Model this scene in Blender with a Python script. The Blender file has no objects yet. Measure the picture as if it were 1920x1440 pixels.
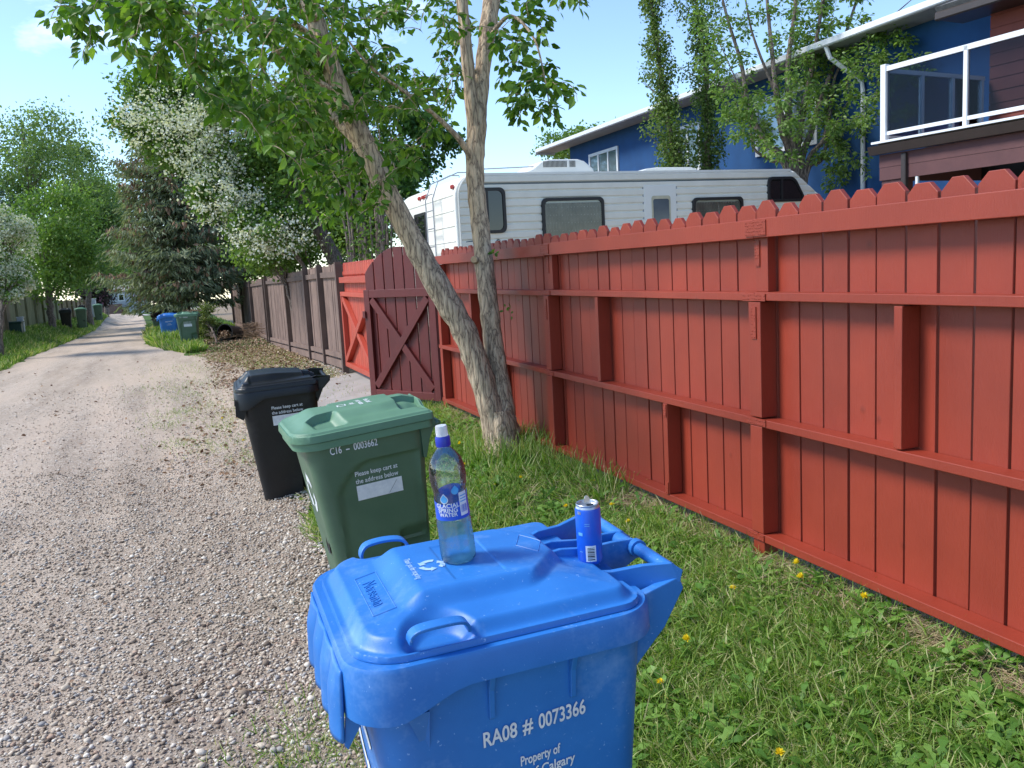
import bpy, bmesh, math, random
import numpy as np
from mathutils import Vector, Matrix
rng = np.random.default_rng(7); random.seed(7)
S = bpy.context.scene
COL = S.collection
rad = math.radians
# ------------------------------------------------------------------ camera
CAM = np.array([0.0, 0.0, 1.47]); FPX = 1612.0
def cam_axes(yaw, pitch, roll):
    cy, sy = math.cos(yaw), math.sin(yaw)
    f = np.array([sy, cy, 0.]); r = np.array([cy, -sy, 0.]); u = np.array([0, 0, 1.])
    f2 = math.cos(pitch)*f - math.sin(pitch)*u; u2 = math.sin(pitch)*f + math.cos(pitch)*u
    r3 = math.cos(roll)*r + math.sin(roll)*u2; u3 = -math.sin(roll)*r + math.cos(roll)*u2
    return r3, u3, f2
AR, AU, AF = cam_axes(rad(20.65), rad(7.74), rad(-3.12))
cd = bpy.data.cameras.new('camera'); cam = bpy.data.objects.new('camera', cd); COL.objects.link(cam)
cd.sensor_width = 36; cd.lens = FPX*36/1920; cd.clip_start = .05; cd.clip_end = 3000
M = Matrix.Identity(4)
for i in range(3):
    M[i][0] = AR[i]; M[i][1] = AU[i]; M[i][2] = -AF[i]; M[i][3] = CAM[i]
cam.matrix_world = M
S.camera = cam
def at(px, py, depth):            # a point of the place at a given distance along the view axis
    return CAM + depth*(AF + AR*(px-960)/FPX + AU*(720-py)/FPX)
# ------------------------------------------------------------------ sky and sun
SUN_AZ, SUN_EL = rad(-70), rad(47)     # azimuth from +Y towards +X
w = bpy.data.worlds.new('World'); S.world = w; w.use_nodes = True
nt = w.node_tree; N = nt.nodes; Lk = nt.links
for n in list(N): N.remove(n)
out = N.new('ShaderNodeOutputWorld'); bg = N.new('ShaderNodeBackground'); sky = N.new('ShaderNodeTexSky')
sky.sky_type = 'NISHITA'; sky.sun_disc = False; sky.sun_elevation = SUN_EL; sky.sun_rotation = SUN_AZ
sky.altitude = 1045; sky.air_density = 1.0; sky.dust_density = .1; sky.ozone_density = 3.0
tc = N.new('ShaderNodeTexCoord'); mp = N.new('ShaderNodeMapping'); mp.inputs['Scale'].default_value = (1, 1, 2.6)
nz = N.new('ShaderNodeTexNoise'); nz.inputs['Scale'].default_value = 2.3; nz.inputs['Detail'].default_value = 8; nz.inputs['Roughness'].default_value = .58
rp = N.new('ShaderNodeValToRGB'); rp.color_ramp.elements[0].position = .60; rp.color_ramp.elements[1].position = .84
mx = N.new('ShaderNodeMixRGB'); mx.inputs['Color2'].default_value = (9.5, 9.8, 10.2, 1)
Lk.new(tc.outputs['Generated'], mp.inputs['Vector']); Lk.new(mp.outputs[0], nz.inputs['Vector'])
Lk.new(nz.outputs['Fac'], rp.inputs['Fac']); Lk.new(rp.outputs['Color'], mx.inputs['Fac'])
Lk.new(sky.outputs[0], mx.inputs['Color1']); Lk.new(mx.outputs[0], bg.inputs['Color']); Lk.new(bg.outputs[0], out.inputs[0])
bg.inputs['Strength'].default_value = .15
sl = bpy.data.lights.new('sun', 'SUN'); sun = bpy.data.objects.new('sun', sl); COL.objects.link(sun)
sl.energy = 2.6; sl.angle = rad(18); sl.color = (1, .955, .88)
sd = Vector((math.sin(SUN_AZ)*math.cos(SUN_EL), math.cos(SUN_AZ)*math.cos(SUN_EL), math.sin(SUN_EL)))
sun.rotation_euler = sd.to_track_quat('Z', 'Y').to_euler(); sun.location = sd*40
S.view_settings.view_transform = 'Standard'; S.view_settings.look = 'None'
S.view_settings.exposure = .94; S.view_settings.gamma = 1
S.cycles.max_bounces = 8; S.cycles.transparent_max_bounces = 16
S.cycles.use_denoising = True
# ------------------------------------------------------------------ materials
def newmat(name):
    m = bpy.data.materials.new(name); m.use_nodes = True
    nt = m.node_tree; b = nt.nodes['Principled BSDF']
    return m, nt, nt.nodes, nt.links, b
def ramp(N, stops):
    r = N.new('ShaderNodeValToRGB'); e = r.color_ramp.elements
    while len(e) < len(stops): e.new(.5)
    for k, (p, c) in enumerate(stops):
        e[k].position = p; e[k].color = (*c, 1)
    return r
def coords(N, L, scale=(1, 1, 1), space='Object'):
    t = N.new('ShaderNodeTexCoord'); m = N.new('ShaderNodeMapping'); m.inputs['Scale'].default_value = scale
    L.new(t.outputs[space], m.inputs['Vector']); return m.outputs[0]
def noise(N, L, vec, scale, detail=5, rough=.6):
    n = N.new('ShaderNodeTexNoise'); n.inputs['Scale'].default_value = scale; n.inputs['Detail'].default_value = detail
    n.inputs['Roughness'].default_value = rough; L.new(vec, n.inputs['Vector']); return n.outputs['Fac']
def bumpn(N, L, b, h, strength, dist):
    u = N.new('ShaderNodeBump'); u.inputs['Strength'].default_value = strength; u.inputs['Distance'].default_value = dist
    L.new(h, u.inputs['Height']); L.new(u.outputs[0], b.inputs['Normal']); return u
def pm(name, c1, c2=None, scale=6, rough=.6, bump=0, bdist=.004, bscale=None, stretch=(1, 1, 1), spec=.5, specks=None, rvar=0, lo=.35, hi=.68):
    m, nt, N, L, b = newmat(name)
    v = coords(N, L, stretch)
    c2 = c2 or tuple(x*.8 for x in c1)
    f = noise(N, L, v, scale, 6)
    r = ramp(N, [(lo, c2), (hi, c1)]); L.new(f, r.inputs[0]); colo = r.outputs[0]
    if specks:                      # small pale or dark marks in the surface itself
        sc, thr, colr, amt = specks
        vo = noise(N, L, v, sc, 3, .7)
        rr = ramp(N, [(thr, (0, 0, 0)), (min(1, thr+.04), (amt, amt, amt))]); L.new(vo, rr.inputs[0])
        mxx = N.new('ShaderNodeMixRGB'); mxx.inputs['Color2'].default_value = (*colr, 1)
        L.new(rr.outputs[0], mxx.inputs['Fac']); L.new(colo, mxx.inputs['Color1']); colo = mxx.outputs[0]
    L.new(colo, b.inputs['Base Color']); b.inputs['Roughness'].default_value = rough; b.inputs['Specular IOR Level'].default_value = spec
    if rvar:
        mr = N.new('ShaderNodeMapRange'); mr.inputs['To Min'].default_value = rough-rvar; mr.inputs['To Max'].default_value = rough+rvar
        L.new(noise(N, L, v, scale*2.3, 4), mr.inputs[0]); L.new(mr.outputs[0], b.inputs['Roughness'])
    if bump: bumpn(N, L, b, noise(N, L, v, bscale or scale*4, 6, .65), bump, bdist)
    return m
def leafmat(name, stops, trans=.35, rough=.45):
    m, nt, N, L, b = newmat(name)
    a = N.new('ShaderNodeAttribute'); a.attribute_name = 'rnd'
    r = ramp(N, stops); L.new(a.outputs['Fac'], r.inputs[0]); L.new(r.outputs[0], b.inputs['Base Color'])
    b.inputs['Roughness'].default_value = rough; b.inputs['Specular IOR Level'].default_value = .35
    if trans:
        t = N.new('ShaderNodeBsdfTranslucent'); g = N.new('ShaderNodeMixRGB'); g.blend_type = 'MULTIPLY'; g.inputs['Fac'].default_value = 1
        g.inputs['Color2'].default_value = (1.25, 1.35, .6, 1); L.new(r.outputs[0], g.inputs['Color1']); L.new(g.outputs[0], t.inputs[0])
        mixs = N.new('ShaderNodeMixShader'); mixs.inputs[0].default_value = trans
        L.new(b.outputs[0], mixs.inputs[1]); L.new(t.outputs[0], mixs.inputs[2])
        L.new(mixs.outputs[0], N['Material Output'].inputs[0])
    return m
def paintedwood(name, c, c2, grain=(14, 14, 1.6), rough=.5):
    m, nt, N, L, b = newmat(name)
    v = coords(N, L, (1, 1, 1)); vg = coords(N, L, grain)
    a = N.new('ShaderNodeAttribute'); a.attribute_name = 'rnd'
    f = noise(N, L, v, 2.2, 6); r = ramp(N, [(.3, c2), (.7, c)]); L.new(f, r.inputs[0])
    hsv = N.new('ShaderNodeHueSaturation'); mr = N.new('ShaderNodeMapRange'); mr.inputs['To Min'].default_value = .90; mr.inputs['To Max'].default_value = 1.08
    L.new(a.outputs['Fac'], mr.inputs[0]); L.new(mr.outputs[0], hsv.inputs['Value']); L.new(r.outputs[0], hsv.inputs['Color'])
    # knots and worn specks
    vo = N.new('ShaderNodeTexVoronoi'); vo.inputs['Scale'].default_value = 3.1; L.new(v, vo.inputs['Vector'])
    rr = ramp(N, [(0.0, (.8, .8, .8)), (.07, (0, 0, 0))]); L.new(vo.outputs['Distance'], rr.inputs[0])
    mxx = N.new('ShaderNodeMixRGB'); mxx.inputs['Color2'].default_value = (c2[0]*.6, c2[1]*.6, c2[2]*.6, 1)
    L.new(rr.outputs[0], mxx.inputs['Fac']); L.new(hsv.outputs[0], mxx.inputs['Color1']); L.new(mxx.outputs[0], b.inputs['Base Color'])
    b.inputs['Roughness'].default_value = rough
    g = noise(N, L, vg, 9, 6, .7); ad = N.new('ShaderNodeMath'); ad.operation = 'ADD'; L.new(g, ad.inputs[0]); L.new(rr.outputs[0], ad.inputs[1])
    bumpn(N, L, b, ad.outputs[0], .55, .003)
    return m
def plastic(name, c, c2, rough=.42, scuff=(.5, .6, .75), amt=.35):
    m, nt, N, L, b = newmat(name)
    v = coords(N, L)
    f = noise(N, L, v, 5, 5); r = ramp(N, [(.3, c2), (.72, c)]); L.new(f, r.inputs[0])
    sp = noise(N, L, v, 80, 2, .8); sr = ramp(N, [(.68, (0, 0, 0)), (.75, (amt*.8,)*3)]); L.new(sp, sr.inputs[0])
    big = noise(N, L, v, 3, 6, .75); br = ramp(N, [(.52, (0, 0, 0)), (.75, (amt*.55,)*3)]); L.new(big, br.inputs[0])
    mxa = N.new('ShaderNodeMath'); mxa.operation = 'MAXIMUM'; L.new(sr.outputs[0], mxa.inputs[0]); L.new(br.outputs[0], mxa.inputs[1])
    mxx = N.new('ShaderNodeMixRGB'); mxx.inputs['Color2'].default_value = (*scuff, 1)
    L.new(mxa.outputs[0], mxx.inputs['Fac']); L.new(r.outputs[0], mxx.inputs['Color1']); L.new(mxx.outputs[0], b.inputs['Base Color'])
    mr = N.new('ShaderNodeMapRange'); mr.inputs['To Min'].default_value = rough-.08; mr.inputs['To Max'].default_value = rough+.16
    L.new(noise(N, L, v, 9, 5), mr.inputs[0]); L.new(mr.outputs[0], b.inputs['Roughness'])
    bumpn(N, L, b, noise(N, L, v, 240, 3, .6), .12, .002)
    return m
def bark(name, c1, c2, c3, scale=1.0):
    m, nt, N, L, b = newmat(name)
    v = coords(N, L, (26*scale, 26*scale, 4.0*scale)); v2 = coords(N, L)
    n0 = N.new('ShaderNodeTexNoise'); n0.inputs['Scale'].default_value = 1.6; n0.inputs['Detail'].default_value = 6; L.new(v, n0.inputs['Vector'])
    mxv = N.new('ShaderNodeMixRGB'); mxv.inputs['Fac'].default_value = .62; L.new(v, mxv.inputs['Color1']); L.new(n0.outputs['Color'], mxv.inputs['Color2'])
    vo = N.new('ShaderNodeTexVoronoi'); vo.feature = 'DISTANCE_TO_EDGE'; vo.inputs['Scale'].default_value = 2.2; L.new(mxv.outputs[0], vo.inputs['Vector'])
    vo2 = N.new('ShaderNodeTexNoise'); vo2.inputs['Scale'].default_value = 3.4; vo2.inputs['Detail'].default_value = 8; vo2.inputs['Roughness'].default_value = .7; L.new(v, vo2.inputs['Vector'])
    r = ramp(N, [(.0, c3), (.05, c2), (.20, c1)]); L.new(vo.outputs['Distance'], r.inputs[0])
    r2 = ramp(N, [(.32, (.72, .69, .67)), (.6, (1.1, 1.08, 1.05))]); L.new(vo2.outputs['Fac'], r2.inputs[0])
    mu = N.new('ShaderNodeMixRGB'); mu.blend_type = 'MULTIPLY'; mu.inputs['Fac'].default_value = 1; L.new(r.outputs[0], mu.inputs['Color1']); L.new(r2.outputs[0], mu.inputs['Color2'])
    L.new(mu.outputs[0], b.inputs['Base Color']); b.inputs['Roughness'].default_value = .9; b.inputs['Specular IOR Level'].default_value = .2
    ad = N.new('ShaderNodeMath'); ad.operation = 'MULTIPLY_ADD'; ad.inputs[1].default_value = .6; L.new(vo2.outputs['Fac'], ad.inputs[0])
    mm = N.new('ShaderNodeMath'); mm.operation = 'MINIMUM'; mm.inputs[1].default_value = .4; L.new(vo.outputs['Distance'], mm.inputs[0]); L.new(mm.outputs[0], ad.inputs[2])
    bumpn(N, L, b, ad.outputs[0], 1.0, .022/scale)
    return m
# ------------------------------------------------------------------ mesh helpers
def link(name, me, parent=None):
    o = bpy.data.objects.new(name, me); COL.objects.link(o)
    if parent is not None: o.parent = parent
    return o
def tag(o, label=None, cat=None, group=None, kind=None):
    if label: o['label'] = label
    if cat: o['category'] = cat
    if group: o['group'] = group
    if kind: o['kind'] = kind
    return o
def thing(name, label, cat, loc=(0, 0, 0), group=None):
    o = bpy.data.objects.new(name, None); COL.objects.link(o); o.location = loc; o.empty_display_size = .1
    return tag(o, label, cat, group)
def rawmesh(name, V, F, mat, smooth=False, rnd=None, n=None):
    """V (k,3) array; F (m,n) int array (all faces the same size) or a list of lists"""
    me = bpy.data.meshes.new(name); V = np.asarray(V, dtype=np.float32)
    if isinstance(F, np.ndarray):
        nf, k = F.shape
        me.vertices.add(len(V)); me.vertices.foreach_set('co', V.ravel())
        me.loops.add(nf*k); me.loops.foreach_set('vertex_index', F.astype(np.int32).ravel())
        me.polygons.add(nf); me.polygons.foreach_set('loop_start', np.arange(0, nf*k, k, dtype=np.int32))
        me.update(calc_edges=True)
    else:
        me.from_pydata([tuple(map(float, v)) for v in V], [], [list(map(int, f)) for f in F]); me.update()
    me.polygons.foreach_set('use_smooth', np.full(len(me.polygons), bool(smooth), dtype=bool))
    if rnd is not None:
        a = me.attributes.new('rnd', 'FLOAT', 'FACE'); a.data.foreach_set('value', np.asarray(rnd, dtype=np.float32))
    me.materials.append(mat)
    return me
class MB:
    """collects boxes, tubes and loops into ONE mesh"""
    def __init__(s): s.v = []; s.f = []; s.r = []; s.n = 0
    def add(s, V, F, r=None):
        V = np.asarray(V, float); s.v.append(V); r = random.random() if r is None else r
        for f in F: s.f.append([i+s.n for i in f]); s.r.append(r)
        s.n += len(V); return s
    def box(s, lo, hi, R=None, o=(0, 0, 0), bev=0):
        x0, y0, z0 = lo; x1, y1, z1 = hi
        if bev:
            b = bev; V = []; 
            for sx in (0, 1):
                for sy in (0, 1):
                    for sz in (0, 1):
                        X = x1 if sx else x0; Y = y1 if sy else y0; Z = z1 if sz else z0
                        dx = -b if sx else b; dy = -b if sy else b; dz = -b if sz else b
                        V += [(X, Y+dy, Z+dz), (X+dx, Y, Z+dz), (X+dx, Y+dy, Z)]
            bm = bmesh.new()
            for q in V: bm.verts.new(q)
            bmesh.ops.convex_hull(bm, input=bm.verts[:])
            bm.verts.index_update(); V = [tuple(q.co) for q in bm.verts]; F = [[q.index for q in f.verts] for f in bm.faces]; bm.free()
        else:
            V = [(x0, y0, z0), (x1, y0, z0), (x1, y1, z0), (x0, y1, z0), (x0, y0, z1), (x1, y0, z1), (x1, y1, z1), (x0, y1, z1)]
            F = [[0, 3, 2, 1], [4, 5, 6, 7], [0, 1, 5, 4], [1, 2, 6, 5], [2, 3, 7, 6], [3, 0, 4, 7]]
        V = np.array(V, float)
        if R is not None: V = V @ np.asarray(R, float).T
        return s.add(V+np.array(o, float), F)
    def prism(s, poly, d, o=(0, 0, 0), r=None):
        """poly: list of 3D points in a plane, extruded by vector d"""
        P = np.array(poly, float)+np.array(o); Q = P+np.array(d, float); n = len(P)
        F = [list(range(n))[::-1], list(range(n, 2*n))]+[[i, (i+1) % n, n+(i+1) % n, n+i] for i in range(n)]
        return s.add(np.vstack([P, Q]), F, r)
    def tube(s, pts, radii, k=8, cap=True, r=None, flat=None, jit=0):
        P = np.array(pts, float); n = len(P); radii = np.broadcast_to(np.asarray(radii, float), (n,))
        T = np.gradient(P, axis=0); T /= np.linalg.norm(T, axis=1)[:, None]+1e-12
        ref = np.array([0, 0, 1.]) if abs(T[0][2]) < .9 else np.array([1., 0, 0])
        U = np.cross(T[0], ref); U /= np.linalg.norm(U); V = []
        a = np.arange(k)*2*math.pi/k
        for i in range(n):
            U = U-T[i]*np.dot(U, T[i]); U /= np.linalg.norm(U)+1e-12; W = np.cross(T[i], U)
            rr = radii[i]*(1+(rng.normal(0, jit, k) if jit else 0))
            fx = 1 if flat is None else flat
            V.append(P[i]+(np.cos(a)*rr)[:, None]*U+(np.sin(a)*rr*fx)[:, None]*W)
        V = np.vstack(V); F = []
        for i in range(n-1):
            for j in range(k):
                j2 = (j+1) % k; F.append([i*k+j, i*k+j2, (i+1)*k+j2, (i+1)*k+j])
        if cap: F.append(list(range(k))[::-1]); F.append([(n-1)*k+j for j in range(k)])
        return s.add(V, F, r)
    def loft(s, loops, cap0=True, cap1=True, r=None):
        k = len(loops[0]); V = np.vstack([np.array(l, float) for l in loops]); F = []
        for i in range(len(loops)-1):
            for j in range(k):
                j2 = (j+1) % k; F.append([i*k+j, i*k+j2, (i+1)*k+j2, (i+1)*k+j])
        if cap0: F.append(list(range(k))[::-1])
        if cap1: F.append([(len(loops)-1)*k+j for j in range(k)])
        return s.add(V, F, r)
    def lathe(s, prof, k=32, o=(0, 0, 0), cap=True):
        a = np.arange(k)*2*math.pi/k
        return s.loft([np.c_[np.cos(a)*q, np.sin(a)*q, np.full(k, z)]+np.array(o) for q, z in prof], cap, cap)
    def mesh(s, name, mat, smooth=False):
        V = np.vstack(s.v)
        if len({len(f) for f in s.f}) == 1: F = np.array(s.f)
        else: F = s.f
        me = rawmesh(name, V, F, mat, False, s.r)
        if smooth:
            me.polygons.foreach_set('use_smooth', np.ones(len(me.polygons), dtype=bool))
            me.set_sharp_from_angle(angle=rad(smooth if smooth is not True else 40))
        return me
    def build(s, name, mat, parent=None, smooth=False): return link(name, s.mesh(name, mat, smooth), parent)
def bevel(o, wd=.004, seg=2, ang=35):
    m = o.modifiers.new('bevel', 'BEVEL'); m.width = wd; m.segments = seg; m.limit_method = 'ANGLE'; m.angle_limit = rad(ang); return o
def text_verts(s, size, bold=0, xs=1.0, align='LEFT', shear=0, depth=0):
    c = bpy.data.curves.new('t', 'FONT'); c.body = s; c.size = size; c.offset = bold*size; c.align_x = align; c.shear = shear; c.resolution_u = 4
    c.extrude = depth
    o = bpy.data.objects.new('t', c); COL.objects.link(o)
    dg = bpy.context.evaluated_depsgraph_get(); me = bpy.data.meshes.new_from_object(o.evaluated_get(dg))
    V = np.array([v.co for v in me.vertices]).reshape(-1, 3); F = [list(p.vertices) for p in me.polygons]
    bpy.data.objects.remove(o); bpy.data.curves.remove(c); bpy.data.meshes.remove(me)
    V[:, 0] *= xs
    return V, F
def lettering(s, size, o, xa, up, mat, parent, bold=.0, xs=1.0, align='LEFT', name='lettering', shear=0, depth=0, width=None):
    V, F = text_verts(s, size, bold, xs, align, shear, depth)
    if width: V[:, 0] *= width/(V[:, 0].max()-V[:, 0].min())
    xa = np.array(xa, float); up = np.array(up, float); nr = np.cross(xa, up)
    P = np.array(o, float)+V[:, :1]*xa+V[:, 1:2]*up+V[:, 2:3]*nr
    return link(name, rawmesh(name, P, F, mat), parent)
def sstep(a, b, x):
    t = np.clip((np.asarray(x, float)-a)/(b-a), 0, 1); return t*t*(3-2*t)
# vectorised leaf / blade clouds
T_LEAF = (np.array([(0, 0, 0), (.34, 0, -.035), (.7, 0, -.02), (1, 0, -.1), (.28, .25, .06), (.64, .22, .05), (.28, -.25, .06), (.64, -.22, .05)]),
          np.array([(0, 1, 4), (1, 2, 5), (1, 5, 4), (2, 3, 5), (0, 6, 1), (1, 6, 7), (1, 7, 2), (2, 7, 3)]))
T_QUAD = (np.array([(0, 0, 0), (.5, .32, .05), (1, 0, -.08), (.5, -.32, .05)]), np.array([(0, 2, 1), (0, 3, 2)]))
T_BLADE = (np.array([(0, .035, 0), (0, -.035, 0), (.45, .028, .05), (.45, -.028, .05), (.8, .016, -.02), (.8, -.016, -.02), (1, 0, -.14)]),
           np.array([(0, 1, 3), (0, 3, 2), (2, 3, 5), (2, 5, 4), (4, 5, 6)]))
def frames(d, up):
    d = d/(np.linalg.norm(d, axis=1)[:, None]+1e-9); s = np.cross(up, d); s /= np.linalg.norm(s, axis=1)[:, None]+1e-9
    return d, s, np.cross(d, s)
def scatter(P, D, UP, size, tmpl, rnd=None, wid=1.0):
    X, Y, Z = frames(D, UP); V, F = tmpl; n = len(P); k = len(V)
    size = np.broadcast_to(size, (n,)); wid = np.broadcast_to(wid, (n,))
    A = P[:, None, :]+(V[None, :, :1]*X[:, None, :]+V[None, :, 1:2]*wid[:, None, None]*Y[:, None, :]+V[None, :, 2:3]*Z[:, None, :])*size[:, None, None]
    FF = (F[None]+(np.arange(n)*k)[:, None, None]).reshape(-1, F.shape[1])
    r = rng.random(n) if rnd is None else rnd
    return A.reshape(-1, 3), FF, np.repeat(r, len(F))
def cloud(name, P, D, UP, size, tmpl, mat, parent=None, rnd=None, wid=1.0, smooth=False):
    V, F, r = scatter(P, D, UP, size, tmpl, rnd, wid)
    return link(name, rawmesh(name, V, F, mat, smooth, r), parent)
def rdir(n, zbias=0, zs=1):
    d = rng.normal(size=(n, 3)); d[:, 2] = d[:, 2]*zs+zbias; return d/np.linalg.norm(d, axis=1)[:, None]
# ------------------------------------------------------------------ terrain
LY = [-60, 1.5, 4.5, 7, 20, 28, 55, 100, 180, 500]; LZ = [-.18, -.19, -.27, -.33, -.33, -.36, -.98, -1.6, -3.8, -9]
RY = [-60, 1.5, 4.5, 7, 10, 14, 17, 25, 60, 100, 500]; RZ = [.19, .2, .28, .34, .33, .31, .21, .02, .1, .2, .2]
BY = [-60, 10, 28, 50, 75, 100, 500]; BZ = [.1, .15, .5, .75, .75, .4, .3]
def ground_z(x, y, fine=True):
    x = np.asarray(x, float); y = np.asarray(y, float)
    z = np.interp(y, LY, LZ)+np.interp(y, RY, RZ)*(.75*np.clip((x-.2)/2.25, 0, 1)+.25*sstep(.2, 2.45, x))+np.interp(y, BY, BZ)*sstep(-4.3, -6.4, x)
    if fine:
        z = z+.010*np.sin(x*2.1+.7*np.sin(y*.5))*sstep(.6, -.3, x)*sstep(-4.6, -3.8, x)+.008*np.sin(x*5.3+1)*np.sin(y*3.1+.4)
    return z
def hit(px, py):                  # where a view ray meets the ground
    d = AF+AR*(px-960)/FPX+AU*(720-py)/FPX; t = .5
    for _ in range(4000):
        p = CAM+t*d
        if p[2] <= ground_z(p[0], p[1]): break
        t += max(.01, t*.003)
    return p
# ================================================================== ground, lane, pad
def mix_by_attr(name, stopsA, stopsB, sA, sB, bump=.5, bd=.01, thr=(.42, .58), detail=60):
    m, nt, N, L, b = newmat(name); v = coords(N, L)
    a = N.new('ShaderNodeAttribute'); a.attribute_name = 'wg'
    rA = ramp(N, stopsA); L.new(noise(N, L, v, sA, 8, .7), rA.inputs[0])
    rB = ramp(N, stopsB); L.new(noise(N, L, v, sB, 8, .7), rB.inputs[0])
    s = N.new('ShaderNodeMath'); s.operation = 'ADD'; L.new(a.outputs['Fac'], s.inputs[0])
    q = N.new('ShaderNodeMath'); q.operation = 'MULTIPLY_ADD'; q.inputs[1].default_value = .9; q.inputs[2].default_value = -.45
    L.new(noise(N, L, v, 3.2, 7, .7), q.inputs[0]); L.new(q.outputs[0], s.inputs[1])
    r = ramp(N, [(thr[0], (0, 0, 0)), (thr[1], (1, 1, 1))]); L.new(s.outputs[0], r.inputs[0])
    mx = N.new('ShaderNodeMixRGB'); L.new(r.outputs[0], mx.inputs['Fac']); L.new(rA.outputs[0], mx.inputs['Color1']); L.new(rB.outputs[0], mx.inputs['Color2'])
    L.new(mx.outputs[0], b.inputs['Base Color']); b.inputs['Roughness'].default_value = .95; b.inputs['Specular IOR Level'].default_value = .1
    bumpn(N, L, b, noise(N, L, v, detail, 6, .75), bump, bd)
    return m
def grid_mesh(name, xs, ys, zf, mat, wg=None):
    X, Y = np.meshgrid(xs, ys); Z = zf(X, Y); V = np.c_[X.ravel(), Y.ravel(), Z.ravel()]
    nx, ny = len(xs), len(ys); i = np.arange(nx-1)[None]+nx*np.arange(ny-1)[:, None]
    F = np.stack([i, i+1, i+nx+1, i+nx], -1).reshape(-1, 4)
    me = rawmesh(name, V, F, mat, True)
    if wg is not None:
        a = me.attributes.new('wg', 'FLOAT', 'POINT'); a.data.foreach_set('value', wg(X, Y).ravel().astype(np.float32))
    return link(name, me)
XL = lambda y: np.interp(y, [-60, 10, 24, 55, 80, 115], [-4.7, -4.6, -4.25, -4.9, -5.9, -7.4])
XR = lambda y: np.interp(y, [-60, 2, 6.5, 8, 10, 15, 19, 24, 28, 31, 56, 77, 115], [.55, .62, .72, .85, 1.25, 1.5, 1.1, .1, -.75, -1.15, -2.0, -2.9, -4.6])
gx = np.unique(np.round(np.concatenate([-np.geomspace(7, 420, 26), np.arange(-7, 3.4, .11), np.geomspace(3.4, 420, 26)]), 3))
gy = np.unique(np.round(np.concatenate([np.arange(-60, 0, 6), np.arange(-1, 14, .11), np.geomspace(14, 60, 60), np.geomspace(60, 520, 30)]), 3))
def verge_w(x, y):                # 1 = green, 0 = dry leaves, gravel and bare soil
    wv = np.ones_like(x)*.8
    wv = np.where((x > .3) & (x < 2.7) & (y < 9), .72, wv)
    wv = np.where((x > -1.5) & (x < 2.7) & (y >= 9) & (y < 24), .18, wv)
    wv = np.where(x >= 2.42, .1, wv)
    return wv
m_ground = mix_by_attr('soil_and_turf', [(.25, (.10, .07, .045)), (.5, (.27, .205, .14)), (.75, (.46, .39, .30))],
                       [(.25, (.025, .05, .012)), (.5, (.06, .11, .025)), (.75, (.13, .17, .05))], 38, 22)
ground = grid_mesh('ground', gx, gy, ground_z, m_ground, verge_w); tag(ground, kind='structure')
# gravel of the lane
m_gravel, nt, N, L, b = newmat('lane_gravel')
v = coords(N, L)
def cells(scale):
    vo = N.new('ShaderNodeTexVoronoi'); vo.inputs['Scale'].default_value = scale; L.new(v, vo.inputs['Vector'])
    sep = N.new('ShaderNodeSeparateColor'); L.new(vo.outputs['Color'], sep.inputs[0]); return vo.outputs['Distance'], sep.outputs[0]
d1, c1 = cells(70); d2, c2 = cells(27)
STONE = [(0, (.25, .205, .165)), (.2, (.42, .35, .285)), (.42, (.53, .455, .38)), (.62, (.47, .37, .30)), (.8, (.62, .56, .49)), (1, (.74, .7, .64))]
r1 = ramp(N, STONE); L.new(c1, r1.inputs[0]); r2 = ramp(N, STONE); L.new(c2, r2.inputs[0])
mx1 = N.new('ShaderNodeMixRGB'); mx1.inputs['Fac'].default_value = .35; L.new(r1.outputs[0], mx1.inputs['Color1']); L.new(r2.outputs[0], mx1.inputs['Color2'])
vt = coords(N, L, (1.5, .22, 1)); tr = ramp(N, [(.36, (0, 0, 0)), (.62, (1, 1, 1))]); L.new(noise(N, L, vt, 1.7, 7, .68), tr.inputs[0])
fine = ramp(N, [(.3, (.45, .36, .285)), (.5, (.56, .47, .385)), (.7, (.64, .555, .47))]); L.new(noise(N, L, v, 46, 8, .8), fine.inputs[0])
mx2 = N.new('ShaderNodeMixRGB'); fm = N.new('ShaderNodeMath'); fm.operation = 'MULTIPLY'; fm.inputs[1].default_value = .85
L.new(tr.outputs[0], fm.inputs[0]); L.new(fm.outputs[0], mx2.inputs['Fac']); L.new(mx1.outputs[0], mx2.inputs['Color1']); L.new(fine.outputs[0], mx2.inputs['Color2'])
lg = ramp(N, [(.3, (.68, .64, .60)), (.5, (.97, .93, .88)), (.72, (1.12, 1.04, .97))]); L.new(noise(N, L, vt, .9, 6, .6), lg.inputs[0])
mu = N.new('ShaderNodeMixRGB'); mu.blend_type = 'MULTIPLY'; mu.inputs['Fac'].default_value = 1; L.new(mx2.outputs[0], mu.inputs['Color1']); L.new(lg.outputs[0], mu.inputs['Color2'])
ae = N.new('ShaderNodeAttribute'); ae.attribute_name = 'wg'; sm_ = N.new('ShaderNodeMath'); sm_.operation = 'MULTIPLY_ADD'; sm_.inputs[1].default_value = 1.0; L.new(noise(N, L, v, 1.6, 7, .7), sm_.inputs[0]); L.new(ae.outputs['Fac'], sm_.inputs[2])
re_ = ramp(N, [(.62, (0, 0, 0)), (1.0, (1, 1, 1))]); L.new(sm_.outputs[0], re_.inputs[0]); mxe = N.new('ShaderNodeMixRGB'); fe = ramp(N, [(.3, (.23, .18, .135)), (.55, (.40, .325, .255)), (.75, (.53, .45, .37))]); L.new(noise(N, L, v, 30, 8, .8), fe.inputs[0])
L.new(re_.outputs[0], mxe.inputs['Fac']); L.new(mu.outputs[0], mxe.inputs['Color1']); L.new(fe.outputs[0], mxe.inputs['Color2'])
L.new(mxe.outputs[0], b.inputs['Base Color']); b.inputs['Roughness'].default_value = .95; b.inputs['Specular IOR Level'].default_value = .15
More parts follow.
